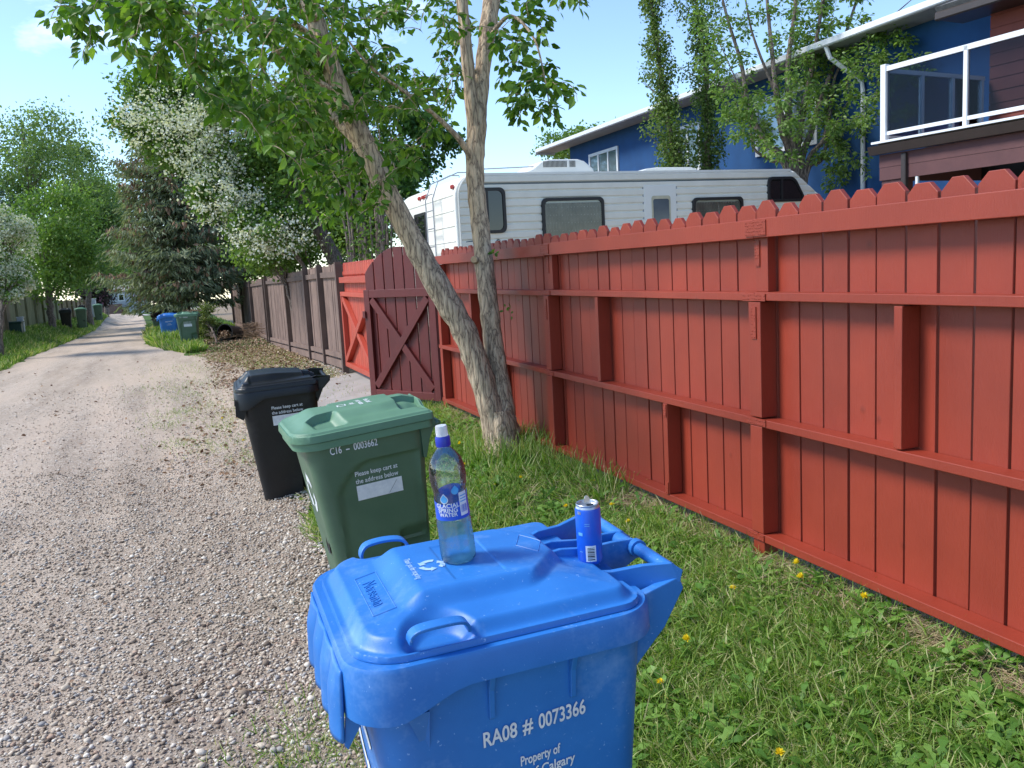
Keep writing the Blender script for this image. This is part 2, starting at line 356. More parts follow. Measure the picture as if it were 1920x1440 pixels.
iv = N.new('ShaderNodeMath'); iv.operation = 'MULTIPLY_ADD'; iv.inputs[1].default_value = -1; L.new(d1, iv.inputs[0]); L.new(noise(N, L, v, 90, 6, .8), iv.inputs[2])
bumpn(N, L, b, iv.outputs[0], .9, .012)
ys = np.unique(np.round(np.concatenate([np.arange(-6, 14, .1), np.geomspace(14, 116, 120)]), 3)); us = np.linspace(0, 1, 70)
Yg = np.repeat(ys[:, None], 70, 1); l_ = XL(Yg); r_ = XR(Yg); Xg = l_+(r_-l_)*us[None]
wob = .11*np.sin(Yg*2.3)+.07*np.sin(Yg*5.1+1)+.05*np.sin(Yg*11+Xg*4)
ed = np.minimum(Xg-l_, r_-Xg)+wob
Zg = ground_z(Xg, Yg)+np.clip(ed*.1, -.03, .012)
i = np.arange(69)[None]+70*np.arange(len(ys)-1)[:, None]
F = np.stack([i, i+1, i+71, i+70], -1).reshape(-1, 4)
me = rawmesh('gravel_lane', np.c_[Xg.ravel(), Yg.ravel(), Zg.ravel()], F, m_gravel, True); a = me.attributes.new('wg', 'FLOAT', 'POINT'); a.data.foreach_set('value', (.52*np.clip(1-(r_-Xg)/2.1, 0, 1)*np.clip(1.3-Yg/14, 0, 1)).ravel().astype(np.float32))
tag(link('gravel_lane', me), kind='structure')
# pale concrete of the cross street
m_conc = pm('concrete', (.5, .48, .45), (.4, .38, .355), 3, .9, .25, .004, 60)
cs = grid_mesh('cross_street', np.linspace(-60, 40, 60), np.linspace(112, 128, 12), lambda x, y: ground_z(x, y, False)+.03, m_conc); tag(cs, kind='structure')
pad_x, pad_y = np.linspace(1.28, 2.62, 12), np.linspace(9.35, 12.9, 20)
mb = MB(); PX, PY = np.meshgrid(pad_x, pad_y); top = np.c_[PX.ravel(), PY.ravel(), (ground_z(PX, PY, False)+.045).ravel()]
i = (np.arange(11)[None]+12*np.arange(19)[:, None]); FT = np.stack([i, i+1, i+13, i+12], -1).reshape(-1, 4)
mb.add(top, FT.tolist(), .5)
for e in ([(x, pad_y[0]) for x in pad_x], [(pad_x[0], y) for y in pad_y[::-1]]):
    a = np.array([(x, y, ground_z(x, y, False)+.045) for x, y in e]); q = a-np.array([0, 0, .15]); n = len(a)
    mb.add(np.vstack([a, q]), [[k, n+k, n+k+1, k+1] for k in range(n-1)], .5)
tag(mb.build('concrete_pad', pm('pad_concrete', (.34, .315, .29), (.26, .24, .215), 2.5, .9, .3, .003, 70)), kind='structure')
# loose stones
def stones(n, xf, yf, smin, smax, seed):
    g = np.random.default_rng(seed)
    t = (1+5**.5)/2
    IV = np.array([(-1, t, 0), (1, t, 0), (-1, -t, 0), (1, -t, 0), (0, -1, t), (0, 1, t), (0, -1, -t), (0, 1, -t), (t, 0, -1), (t, 0, 1), (-t, 0, -1), (-t, 0, 1)])/1.9
    IF = np.array([(0, 11, 5), (0, 5, 1), (0, 1, 7), (0, 7, 10), (0, 10, 11), (1, 5, 9), (5, 11, 4), (11, 10, 2), (10, 7, 6), (7, 1, 8), (3, 9, 4), (3, 4, 2), (3, 2, 6), (3, 6, 8), (3, 8, 9), (4, 9, 5), (2, 4, 11), (6, 2, 10), (8, 6, 7), (9, 8, 1)])
    y = yf(g.random(n)); x = xf(g.random(n), y, g)
    s = smin*(smax/smin)**(g.random(n)**1.7)*.5
    sc = np.stack([s*g.uniform(.8, 1.4, n), s*g.uniform(.7, 1.1, n), s*g.uniform(.4, .75, n)], 1)
    V = IV[None]*(1+g.normal(0, .12, (n, 12, 1)))*sc[:, None]
    a = g.random(n)*6.283; ca, sa = np.cos(a)[:, None], np.sin(a)[:, None]
    X = V[..., 0]*ca-V[..., 1]*sa; Yv = V[..., 0]*sa+V[..., 1]*ca; Z = V[..., 2]+X*g.normal(0, .25, (n, 1))
    V = np.stack([X+x[:, None], Yv+y[:, None], Z+(ground_z(x, y)+.013+sc[:, 2]*.55)[:, None]], -1)
    F = (IF[None]+12*np.arange(n)[:, None, None]).reshape(-1, 3)
    return V.reshape(-1, 3), F, np.repeat(g.random(n), 20)
m_stone, nt, N, L, b = newmat('pebble'); a = N.new('ShaderNodeAttribute'); a.attribute_name = 'rnd'
r = ramp(N, [(0, (.13, .10, .08)), (.10, (.32, .25, .19)), (.33, (.51, .42, .325)), (.52, (.60, .515, .41)), (.62, (.48, .335, .245)), (.66, (.34, .32, .305)), (.74, (.43, .41, .385)), (.8, (.63, .55, .45)), (.93, (.69, .62, .53)), (1, (.74, .69, .61))])
L.new(a.outputs['Fac'], r.inputs[0]); vv = coords(N, L); h = ramp(N, [(.3, (.75, .74, .73)), (.7, (1.1, 1.1, 1.1))]); L.new(noise(N, L, vv, 120, 5), h.inputs[0])
mu = N.new('ShaderNodeMixRGB'); mu.blend_type = 'MULTIPLY'; mu.inputs['Fac'].default_value = 1; L.new(r.outputs[0], mu.inputs['Color1']); L.new(h.outputs[0], mu.inputs['Color2'])
L.new(mu.outputs[0], b.inputs['Base Color']); b.inputs['Roughness'].default_value = .95; b.inputs['Specular IOR Level'].default_value = .08
V1, F1, R1 = stones(85000, lambda u, y, g: XR(y)+.06*np.sin(y*3)-(XR(y)+1.7+.22*y)*u**1.6*(.7+.6*g.random(len(u))), lambda u: 1.0+8.5*u**2.0, .006, .023, 1)
V2, F2, R2 = stones(22000, lambda u, y, g: XR(y)+.25*g.normal(size=len(u))-(XR(y)+2.6)*u**1.9, lambda u: 3.5+14*u**1.5, .008, .026, 2)
V3, F3, R3 = stones(5000, lambda u, y, g: 1.3+1.0*u, lambda u: 12.9+4*u, .012, .034, 3)
V4, F4, R4 = stones(3200, lambda u, y, g: XR(y)-(XR(y)+1.5+.2*y)*u**1.3, lambda u: 1.0+6*u**1.6, .018, .042, 4)
tag(link('gravel', rawmesh('gravel', np.vstack([V1, V2, V3, V4]), np.vstack([F1, F2+len(V1), F3+len(V1)+len(V2), F4+len(V1)+len(V2)+len(V3)]), m_stone, True, np.concatenate([R1, R2, R3, R4]))),
    'loose grey and pinkish pebbles strewn over the lane edge', 'gravel', kind='stuff')
# ================================================================== red picket fence
RED = (.29, .038, .017); RED2 = (.225, .028, .0125)
m_red = paintedwood('red_paint', RED, RED2)
PF, PB, FR = 2.585, 2.608, 2.495      # picket front, picket back, face of posts and rails
P0, PITCH = 3.303, .1525
fence = thing('picket_fence', 'long red painted fence with dog-eared pickets, seen from its rail side, right of the carts', 'fence', (2.55, 3.36, 0))
FO = np.array([2.55, 3.36, 0])
def fb(name, mb, bv=.0028, parent=None):
    for k in range(len(mb.v)): mb.v[k] = mb.v[k]-FO
    o = mb.build(name, m_red, parent or fence)
    return bevel(o, bv) if bv else o
posts = [-1.525+.005, .915, 3.357, 5.82, 8.66]
def picket(mb, y0, y1, zb, zt):
    e = .042+random.uniform(-.006, .006); x = PF+random.uniform(-.003, .003); t = random.uniform(-.004, .004)
    mb.prism([(x, y0, zb), (x, y1, zb), (x, y1+t, zt-e), (x, y1-e+t, zt), (x, y0+e+t, zt), (x, y0+t, zt-e)], (PB-PF, 0, 0))
k0, k1 = math.floor((posts[0]-P0)/PITCH)-1, math.ceil((8.74-P0)/PITCH)
for bi in range(4):
    mb = MB()
    for k in range(k0, k1):
        ya = P0+k*PITCH; mid = ya+PITCH/2
        if not ((posts[bi] if bi else -9) <= mid < (posts[bi+1] if bi < 3 else 99)): continue
        gap = .0068+abs(random.gauss(0, .0016)) if ya < 3.3 else .006+abs(random.gauss(0, .0022))
        picket(mb, ya+gap, min(ya+PITCH-gap*.3, 8.745), .094+random.uniform(-.004, .004), 1.703+random.uniform(-.014, .014)-(.01 if ya > 4 else 0))
    fb('picket_panel', mb, .0025)
for bi in range(4):
    a, c = posts[bi]+.002, posts[bi+1]-.002
    if bi == 0: a -= .1
    if bi == 3: c = 8.745
    dz = random.uniform(-.004, .004)
    fb('top_rail', MB().box((FR-.001*(bi % 2), a, 1.538+dz), (FR+.037, c, 1.624+dz)))
    fb('middle_rail', MB().box((FR, a, 1.250+dz), (PF-.003, c, 1.288+dz)))
    fb('middle_rail', MB().box((FR-.001, a, .662-dz), (PF-.003, c, .700-dz)))
    fb('bottom_rail', MB().box((FR, a-.001, .096), (PF-.003, c-.001, .134)))
for k, y in enumerate(posts):
    mb = MB()
    if k == 4: mb.box((FR+.002, y-.03, -.02), (PF-.004, y+.055, 1.535))
    else:
        mb.box((FR+.0385, y-.052, 1.292), (PF-.004, y+.037, 1.62))
        mb.box((FR-.003, y-.046, .703), (PF-.004, y+.043, 1.247)); mb.box((FR-.003, y-.046, .137), (PF-.004, y+.043, .659))
        mb.box((FR+.004, y-.044, -.03), (PF-.006, y+.041, .093))
    fb('post', mb)
for y, z0, z1 in ((2.49, .703, 1.247), (.2, .137, .659), (5.0, .703, 1.247), (4.185, .137, .659), (1.9-.22, .137, .659), (6.9, .137, .659), (7.6, .703, 1.247)):
    fb('stud', MB().box((FR-.002, y-.02, z0), (PF-.004, y+.02, z1)))
def nail_plate(y, z, wy, hz, x=FR):
    mb = MB().box((x-.0055, y-wy/2, z-hz/2), (x-.0012, y+wy/2, z+hz/2))
    ny, nz_ = max(2, int(wy/.014)), max(2, int(hz/.014))
    for iy in range(ny):
        for iz in range(nz_):
            if random.random() < .2: continue
            cy = y-wy/2+(iy+.5)*wy/ny+random.uniform(-.002, .002); cz = z-hz/2+(iz+.5)*hz/nz_+random.uniform(-.002, .002); s = random.uniform(.0025, .0045)
            mb.add([(x-.0055, cy-s, cz-s), (x-.0055, cy+s, cz-s), (x-.0055, cy+s, cz+s), (x-.0055, cy-s, cz+s), (x-.0095, cy, cz)], [[0, 4, 1], [1, 4, 2], [2, 4, 3], [3, 4, 0]])
    fb('nail_plate', mb, 0)
for y in (3.357, 5.82):
    nail_plate(y-.02, 1.585, .15, .07); nail_plate(y+.02, 1.47, .035, .12, FR+.0385)
    nail_plate(y, 1.269, .17, .034); nail_plate(y, 1.15, .035, .15, FR-.003)
    nail_plate(y, .681, .15, .034); nail_plate(y+.01, .115, .12, .03)
nail_plate(4.185, .62, .03, .07, FR-.002); nail_plate(4.185, .17, .03, .07, FR-.002)
# ================================================================== arched gate
GA, GD, GN = np.array([2.545, 8.86, 0]), np.array([-.500, .866, 0]), np.array([-.866, -.5, 0])
GR = np.stack([GD, -GN, [0, 0, 1]], 1)          # local x along gate, y away from the lane
m_gate = paintedwood('shaded_gate_paint', (.135, .016, .014), (.10, .013, .012))  # red darkened to carry the shade that the gate stands in
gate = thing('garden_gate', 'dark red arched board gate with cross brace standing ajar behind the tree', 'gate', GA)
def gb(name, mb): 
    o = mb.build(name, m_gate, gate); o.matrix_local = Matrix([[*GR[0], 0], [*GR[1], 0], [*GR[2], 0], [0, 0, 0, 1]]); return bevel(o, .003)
GW, nb = 1.13, 7; mb = MB(); archz = lambda x: 1.46+.30*math.sin(math.pi*min(max(x/GW, 0), 1))**.75
for k in range(nb):
    a, c = k*GW/nb+.009, (k+1)*GW/nb-.009
    top = [(c+(a-c)*t, 0, archz(c+(a-c)*t)) for t in np.linspace(0, 1, 6)]
    mb.prism([(a, 0, .07), (c, 0, .07)]+top, (0, .019, 0))
gb('board_panel', mb)
gb('stile', MB().box((.005, -.04, .075), (.095, -.002, 1.3))); gb('stile', MB().box((GW-.095, -.04, .075), (GW-.005, -.002, 1.3)))
gb('gate_rail', MB().box((.097, -.040, 1.21), (GW-.097, -.002, 1.298))); gb('gate_rail', MB().box((.097, -.04, .078), (GW-.097, -.002, .16)))
def brace(a, c, wd, y0, y1):
    a, c = np.array(a), np.array(c); d = (c-a)/np.linalg.norm(c-a); n = np.array([-d[1], d[0]])*wd/2
    return MB().prism([(q[0], y0, q[1]) for q in (a-n, c-n, c+n, a+n)], (0, y1-y0, 0))
gb('brace', brace((.12, .2), (GW-.12, 1.19), .085, -.038, -.003)); gb('brace', brace((GW-.12, .2), (.12, 1.19), .085, -.044, -.0055))
gb('latch', MB().box((GW-.03, -.06, .98), (GW+.012, -.042, 1.06)))
# ================================================================== red fence panel beyond the gate
panel = thing('fence_panel', 'bright red fence panel with rounded picket tops and diagonal braces beyond the gate', 'fence panel', (2.36, 12.0, 0))
m_redp = paintedwood('bright_red_paint', (.46, .07, .038), (.40, .056, .03))
def pb(name, mb): 
    for k in range(len(mb.v)): mb.v[k] = mb.v[k]-np.array([2.36, 12., 0])
    return bevel(mb.build(name, m_redp, panel), .003)
pz = lambda y: float(ground_z(2.36, y, False)); mb = MB(); ya, yb = 9.4, 13.32; npk = 26
for k in range(npk):
    a, c = ya+k*(yb-ya)/npk+.005, ya+(k+1)*(yb-ya)/npk-.005; zt = 1.6+.0*k; rr = (c-a)/2
    arc = [(2.36, (a+c)/2+rr*math.cos(t), zt+rr*math.sin(t)) for t in np.linspace(0, math.pi, 8)]
    mb.prism([(2.36, a, pz(a)+.07), (2.36, c, pz(a)+.07)]+arc, (.02, 0, 0))
pb('picket_panel', mb)
mb = MB()
for k in range(40):                    # scalloped strip
    y = ya+(k+.5)*(yb-ya)/40; mb.prism([(2.345, y-.045, 1.54), (2.345, y+.045, 1.54), (2.345, y+.045, 1.50), (2.345, y, 1.468), (2.345, y-.045, 1.50)], (.013, 0, 0))
pb('scalloped_trim', mb)
for z0, z1 in ((1.37, 1.455), (1.17, 1.235), (.09, .16)): pb('panel_rail', MB().box((2.285, ya, z0), (2.358, yb, z1)))
pb('stile', MB().box((2.287, yb-.09, .162), (2.358, yb, 1.168))); pb('stile', MB().box((2.287, 11.2, .162), (2.358, 11.29, 1.168)))
def braceY(a, c, wd, x0, x1):
    a, c = np.array(a), np.array(c); d = (c-a)/np.linalg.norm(c-a); n = np.array([-d[1], d[0]])*wd/2
    return MB().prism([(x0, q[0], q[1]) for q in (a-n, c-n, c+n, a+n)], (x1-x0, 0, 0))
pb('brace', braceY((13.2, 1.13), (11.33, .19), .085, 2.29, 2.357)); pb('brace', braceY((13.2, .2), (11.33, 1.13), .085, 2.282, 2.355))
# ================================================================== weathered brown fence along the lane
m_brown = paintedwood('weathered_boards', (.25, .165, .13), (.14, .09, .072), (16, 16, 1.1), .85)
m_brown2 = paintedwood('brown_post_wood', (.15, .098, .078), (.09, .06, .05), (16, 16, 1.4), .85)
bf = thing('board_fence', 'weathered dark brown board fence between the red panel and the twig pile', 'fence', (2.3, 20, 0))
BT = lambda y: float(np.interp(y, [13, 15.2, 20.5, 25.5, 31.4, 36.6, 44], [1.66, 1.66, 1.60, 1.56, 1.48, 1.41, 1.33]))
BG = lambda y: float(np.interp(y, [13.3, 16.5, 25, 44], [.0, -.1, -.42, -.75]))
def bb(name, mb, m=m_brown):
    for k in range(len(mb.v)): mb.v[k] = mb.v[k]-np.array([2.3, 20, 0])
    return mb.build(name, m, bf)
py_ = [13.42, 15.35, 17.2, 20.6, 25.6, 26.2, 31.4, 36.6, 43.5]
def sl(mb, x0, x1, ya, yb, za0, za1, zb0, zb1, r=None):   # a board whose ends have their own heights
    mb.add([(x0, ya, za0), (x1, ya, za0), (x1, yb, zb0), (x0, yb, zb0), (x0, ya, za1), (x1, ya, za1), (x1, yb, zb1), (x0, yb, zb1)],
           [[0, 3, 2, 1], [4, 5, 6, 7], [0, 1, 5, 4], [1, 2, 6, 5], [2, 3, 7, 6], [3, 0, 4, 7]], r)
for a, c in zip(py_[:-1], py_[1:]):
    mb = MB(); n = max(2, int((c-a)/.15))
    for k in range(n):
        y0, y1 = a+k*(c-a)/n+.004, a+(k+1)*(c-a)/n-.004
        dx = random.uniform(-.006, .006); dzz = random.uniform(-.015, .015)
        sl(mb, 2.345+dx, 2.363+dx, y0, y1, BG(y0)+.12, BT(y0)+dzz, BG(y1)+.12, BT(y1)+dzz)
    bb('board_panel', mb)
    mb = MB(); sl(mb, 2.30, 2.338, a+.05, c-.05, BT(a)-.20, BT(a)-.11, BT(c)-.20, BT(c)-.11); bb('rail', mb, m_brown2)
    mb = MB(); sl(mb, 2.285, 2.337, a+.05, c-.05, BG(a)+.19, BG(a)+.27, BG(c)+.19, BG(c)+.27); bb('rail', mb)
    mb = MB(); sl(mb, 2.29, 2.337, a+.05, c-.05, BG(a)+.03, BG(a)+.15, BG(c)+.03, BG(c)+.15); bb('rail', mb)
for y in py_: mb = MB().box((2.25, y-.05, BG(y)-.15), (2.343, y+.05, BT(y)+.03)); bb('post', mb, m_brown2)
# ================================================================== fence across the lane on the left
m_oldf = paintedwood('old_fence_boards', (.27, .21, .12), (.15, .115, .07), (12, 12, 1.2), .9)
m_oldf2 = paintedwood('greenish_fence_boards', (.25, .25, .14), (.17, .17, .09), (12, 12, 1.2), .9)
lf = thing('plank_fence', 'old tan and greenish plank fence on the left of the lane', 'fence', (-6.1, 40, 0))
nb = 200; ylf = np.linspace(27, 76, nb); mbs = [MB(), MB(), MB()]
for k in range(nb-1):
    y0, y1 = ylf[k], ylf[k+1]; xx = -6.15-.004*(y0-27); g0 = float(ground_z(xx, y0, False)); h = (1.36 if y0 < 52 else 1.2)+random.uniform(-.03, .03)
    which = 0 if y0 < 38 else (1 if y0 < 53 else 2)
    mbs[which].box((xx-.02, y0+.015, g0-.05), (xx, y1-.015, g0+h)); 
    if k % 10 == 0: mbs[which].box((xx-.005, y0-.05, g0-.1), (xx+.09, y0+.05, g0+h+.05))
for q, mm in zip(mbs, (m_oldf, m_oldf2, m_oldf)):
    for k in range(len(q.v)): q.v[k] = q.v[k]-np.array([-6.1, 40, 0])
    q.build('board_panel', mm, lf)
# ================================================================== wheeled carts
def rr_loop(xf, xb, hy, r, z, n=8, rb=None):
    """rounded rectangle loop: front at -x, corners of radius r (back corners rb)"""
    rb = rb or r; P = []
    for cx, cy, a0, q in ((xb-rb, hy-rb, 0, rb), (xf+r, hy-r, 90, r), (xf+r, -hy+r, 180, r), (xb-rb, -hy+rb, 270, rb)):
        for k in range(n+1):
            a = rad(a0+90*k/n); P.append((cx+q*math.cos(a), cy+q*math.sin(a), z))
    return np.array(P)
def dens(loop, m=6):               # more points along the straight sides
    o = []
    for i in range(len(loop)):
        a, c = loop[i], loop[(i+1) % len(loop)]; k = m if np.linalg.norm(c-a) > .06 else 1
        for j in range(k): o.append(a+(c-a)*j/k)
    return np.array(o)
def square_map(n1, n2, xf, xb, hy, rf, rbk):
    """grid filling a rounded rectangle"""
    s = np.linspace(-1, 1, n1); t = np.linspace(-1, 1, n2); Sx, Ty = np.meshgrid(s, t)
    cx, hx = (xf+xb)/2, (xb-xf)/2; X = cx+Sx*hx; Y = Ty*hy
    for sx, r in ((-1, rf), (1, rbk)):
        for sy in (-1, 1):
            u = (np.abs(X-cx)-(hx-r))/r; v = (np.abs(Y)-(hy-r))/r
            m = (u > 0) & (v > 0) & (np.sign(X-cx) == sx) & (np.sign(Y) == sy)
            uu = u*np.sqrt(np.maximum(1-v*v/2, 0)); vv = v*np.sqrt(np.maximum(1-u*u/2, 0))
            X = np.where(m, cx+sx*((hx-r)+uu*r), X); Y = np.where(m, sy*((hy-r)+vv*r), Y)
    return X, Y
def sdf_in(X, Y, xf, xb, hy, rf, rbk):
    cx, hx = (xf+xb)/2, (xb-xf)/2; r = np.where(X < cx, rf, rbk)
    qx = np.abs(X-cx)-(hx-r); qy = np.abs(Y)-(hy-r)
    return -(np.hypot(np.maximum(qx, 0), np.maximum(qy, 0))+np.minimum(np.maximum(qx, qy), 0)-r)
def lid_mesh(name, mat, parent, xf, xb, hy, rf, rbk, hf, z0, skirt, n1=150, n2=120, sharp=38):
    X, Y = square_map(n1, n2, xf, xb, hy, rf, rbk); D = sdf_in(X, Y, xf, xb, hy, rf, rbk)
    Z = z0+hf(X, Y, np.maximum(D, 0)); V = np.c_[X.ravel(), Y.ravel(), Z.ravel()]
    i = np.arange(n1-1)[None]+n1*np.arange(n2-1)[:, None]; F = np.stack([i, i+1, i+n1+1, i+n1], -1).reshape(-1, 4)
    ring = np.concatenate([np.arange(n1), np.arange(1, n2)*n1+n1-1, (n2-1)*n1+np.arange(n1-2, -1, -1), np.arange(n2-2, 0, -1)*n1])
    lo = V[ring].copy(); lo[:, 2] = z0-skirt; k = len(ring); b0 = len(V); inn = lo.copy(); inn[:, 0] *= .97; inn[:, 1] *= .97
    V = np.vstack([V, lo, inn]); j = np.arange(k); j2 = (j+1) % k
    F2 = np.stack([ring[j], b0+j, b0+j2, ring[j2]], -1); F3 = np.stack([b0+j, b0+k+j, b0+k+j2, b0+j2], -1)
    me = rawmesh(name, V, np.vstack([F, F2, F3]), mat, True); me.set_sharp_from_angle(angle=rad(sharp))
    return link(name, me, parent)
m_white = pm('white_print', (.80, .82, .84), (.66, .69, .73), 40, .6)
m_tyre = pm('tyre_rubber', (.022, .022, .024), (.03, .03, .03), 8, .8)
m_blue = plastic('blue_plastic', (.026, .19, .57), (.015, .145, .475), .42, (.34, .53, .82), .75)
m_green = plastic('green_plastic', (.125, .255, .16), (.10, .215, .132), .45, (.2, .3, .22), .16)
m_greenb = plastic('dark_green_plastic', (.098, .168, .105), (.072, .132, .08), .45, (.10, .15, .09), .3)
m_black = plastic('black_plastic', (.007, .009, .012), (.005, .006, .008), .38, (.10, .10, .11), .10)
m_blackb = plastic('dusty_black_plastic', (.009, .010, .012), (.006, .006, .007), .5, (.15, .14, .13), .25)
def side_frame(hy0, hy1, zt):      # direction of "up" on the near side wall
    u = np.array([0, -(hy1-hy0), zt]); return u/np.linalg.norm(u)
HY0, HY1, ZT = .205, .262, .84
def near_y(z): return -(HY0+(HY1-HY0)*z/ZT)
def front_x(z): return -.215-(.295-.215)*z/ZT
def cart_body(root, mat, arch=False, hi=True):
    lv = [(.0, -.205, .22, .195, .05), (.025, -.217, .235, .207, .06)]+[(z, front_x(z), .245+.05*z/ZT, -near_y(z), .07) for z in (.1, .2, .3, .4, .5, .6, .7, .78, .84, .93)]
    loops = []
    for z, xf, xb, hy, r in lv:
        lp = dens(rr_loop(xf, xb, hy, r, z, 7 if hi else 4), 22 if hi else 3)
        if z < .34:                # wheel recess at the lower back
            m = (lp[:, 0] > .10) ; lp[:, 1] = np.where(m, np.clip(lp[:, 1], -hy+.055, hy-.055), lp[:, 1])
        loops.append(lp)
    # finer rings so that the pressed panel on the side keeps its outline
    fine = []
    for a, c in zip(loops[:-1], loops[1:]):
        m = 6 if hi and c[0][2]-a[0][2] > .05 else 1
        for j in range(m): fine.append(a+(c-a)*j/m)
    fine.append(loops[-1]); 
    if arch:
        for lp in fine:
            x, z = lp[:, 0], lp[:, 2]
            edge = .80-4.5*np.maximum(0, -x)**2
            rec = sstep(0, .016, edge-z)*sstep(-.19, -.165, x)*sstep(.25, .225, x)*(z < .8)
            lp[:, 1] += np.where(lp[:, 1] < 0, 1, -1)*.014*rec*(np.abs(lp[:, 1]) > HY0*.9)
    mb = MB(); mb.loft(fine, True, False); mb.loft([fine[-1], fine[-1]*np.array([.95, .95, 1])+np.array([0, 0, -.002]), fine[-1]*np.array([.92, .92, 1])+np.array([0, 0, -.09])], False, True)
    return mb.build('body', mat, root, 34)
def wheels(root, mat):
    for s in (-1, 1):
        mb = MB(); a = np.array([[math.cos(t), 0, math.sin(t)] for t in np.linspace(0, 2*math.pi, 25)[:-1]])
        o = np.array([.215, s*.222, .105])
        mb.loft([a*q+o+np.array([0, s*y, 0]) for q, y in ((.075, -.02), (.1, -.024), (.105, -.012), (.105, .016), (.1, .026), (.074, .022), (.072, .008))], True, True)
        wl = mb.build('wheel', m_tyre, root, 40)
        h = MB(); h.loft([a*q+o+np.array([0, s*y, 0]) for q, y in ((.02, .006), (.02, .024), (.014, .028))], True, True)
        for k in range(6):
            t = k*math.pi/3; d = np.array([math.cos(t), 0, math.sin(t)]); n = np.array([-math.sin(t), 0, math.cos(t)])
            P = [o+d*.018-n*.011, o+d*.072-n*.008, o+d*.072+n*.008, o+d*.018+n*.011]
            h.prism([q+np.array([0, s*.009, 0]) for q in P], (0, s*.011, 0))
        h.build('wheel_hub', pm('grey_hub', (.12, .12, .13), None, 5, .5) if 'grey_hub' not in bpy.data.materials else bpy.data.materials['grey_hub'], wl)
def collar(root, mat, zt, drop_front, out=.03, rf=.10, fillet=True):
    up = dens(rr_loop(-.335, .318, .292, rf, zt, 9), 14)
    dr = .062+drop_front*sstep(-.10, -.26, up[:, 0])
    lo = up.copy(); lo[:, 2] = zt-dr; lo[:, :2] *= 1.006
    i1 = up.copy(); i1[:, :2] *= .90; i2 = i1.copy(); i2[:, 2] -= .03
    l2 = lo.copy(); l2[:, :2] *= .982; l3 = up.copy(); l3[:, :2] *= .965; l3[:, 2] -= .02
    e1 = up.copy(); e1[:, :2] *= 1.0; e1[:, 2] -= .008; e2 = up.copy(); e2[:, :2] *= .985
    mb = MB(); mb.loft([i2, i1, e2, e1, lo, l2, l3], False, False)
    return mb.build('rim', mat, root, 50)
# lid relief of the blue cart
BX0, BX1, BHY, BRF, BRB = -.315, .292, .272, .105, .06
def blue_h(X, Y, D):
    h = .009*sstep(0, .003, D)+.024*sstep(.012, .040, D)+.014*sstep(.03, .14, D)
    # long raised plateau, narrowing towards the hinge
    wy = .132-.02*sstep(.05, .24, X)
    pl = sstep(-.205, -.145, X)*sstep(wy+.042, wy, np.abs(Y))*(1-sstep(.160-.9*np.maximum(0, np.abs(Y)-.06), .195-.9*np.maximum(0, np.abs(Y)-.06), X))
    h = h+.026*pl
    # small rectangle pressed into the plateau
    rc = (sstep(-.075, -.071, X)-sstep(.035, .039, X))*(sstep(-.118, -.114, Y)-sstep(.09, .094, Y))
    h = h-.0028*rc*pl
    # finger scoops under the side handles
    for sy in (-1, 1):
        q = np.hypot((X+.150)/.085, (Y-sy*.262)/.105)
        h = h-.034*(1-sstep(.55, 1.0, q))*sstep(.008, .03, D)
    # pockets at the back, between the hinge arms
    aw = .085+.55*(X-.16)
    pk = sstep(.165, .20, X)*(sstep(.032, .044, np.abs(Y))*(1-sstep(aw-.006, aw+.006, np.abs(Y)))+(1-sstep(.016, .024, np.abs(Y))))
    h = h-.005*pk
    return h
def smooth_pts(P, n):
    P = np.array(P, float); t = np.linspace(0, len(P)-1, n); o = []
    for q in t:
        i = min(int(q), len(P)-2); f = q-i; p0, p1, p2, p3 = P[max(i-1, 0)], P[i], P[i+1], P[min(i+2, len(P)-1)]
        o.append(.5*((2*p1)+(-p0+p2)*f+(2*p0-5*p1+4*p2-p3)*f*f+(-p0+3*p1-3*p2+p3)*f**3))
    return np.array(o)
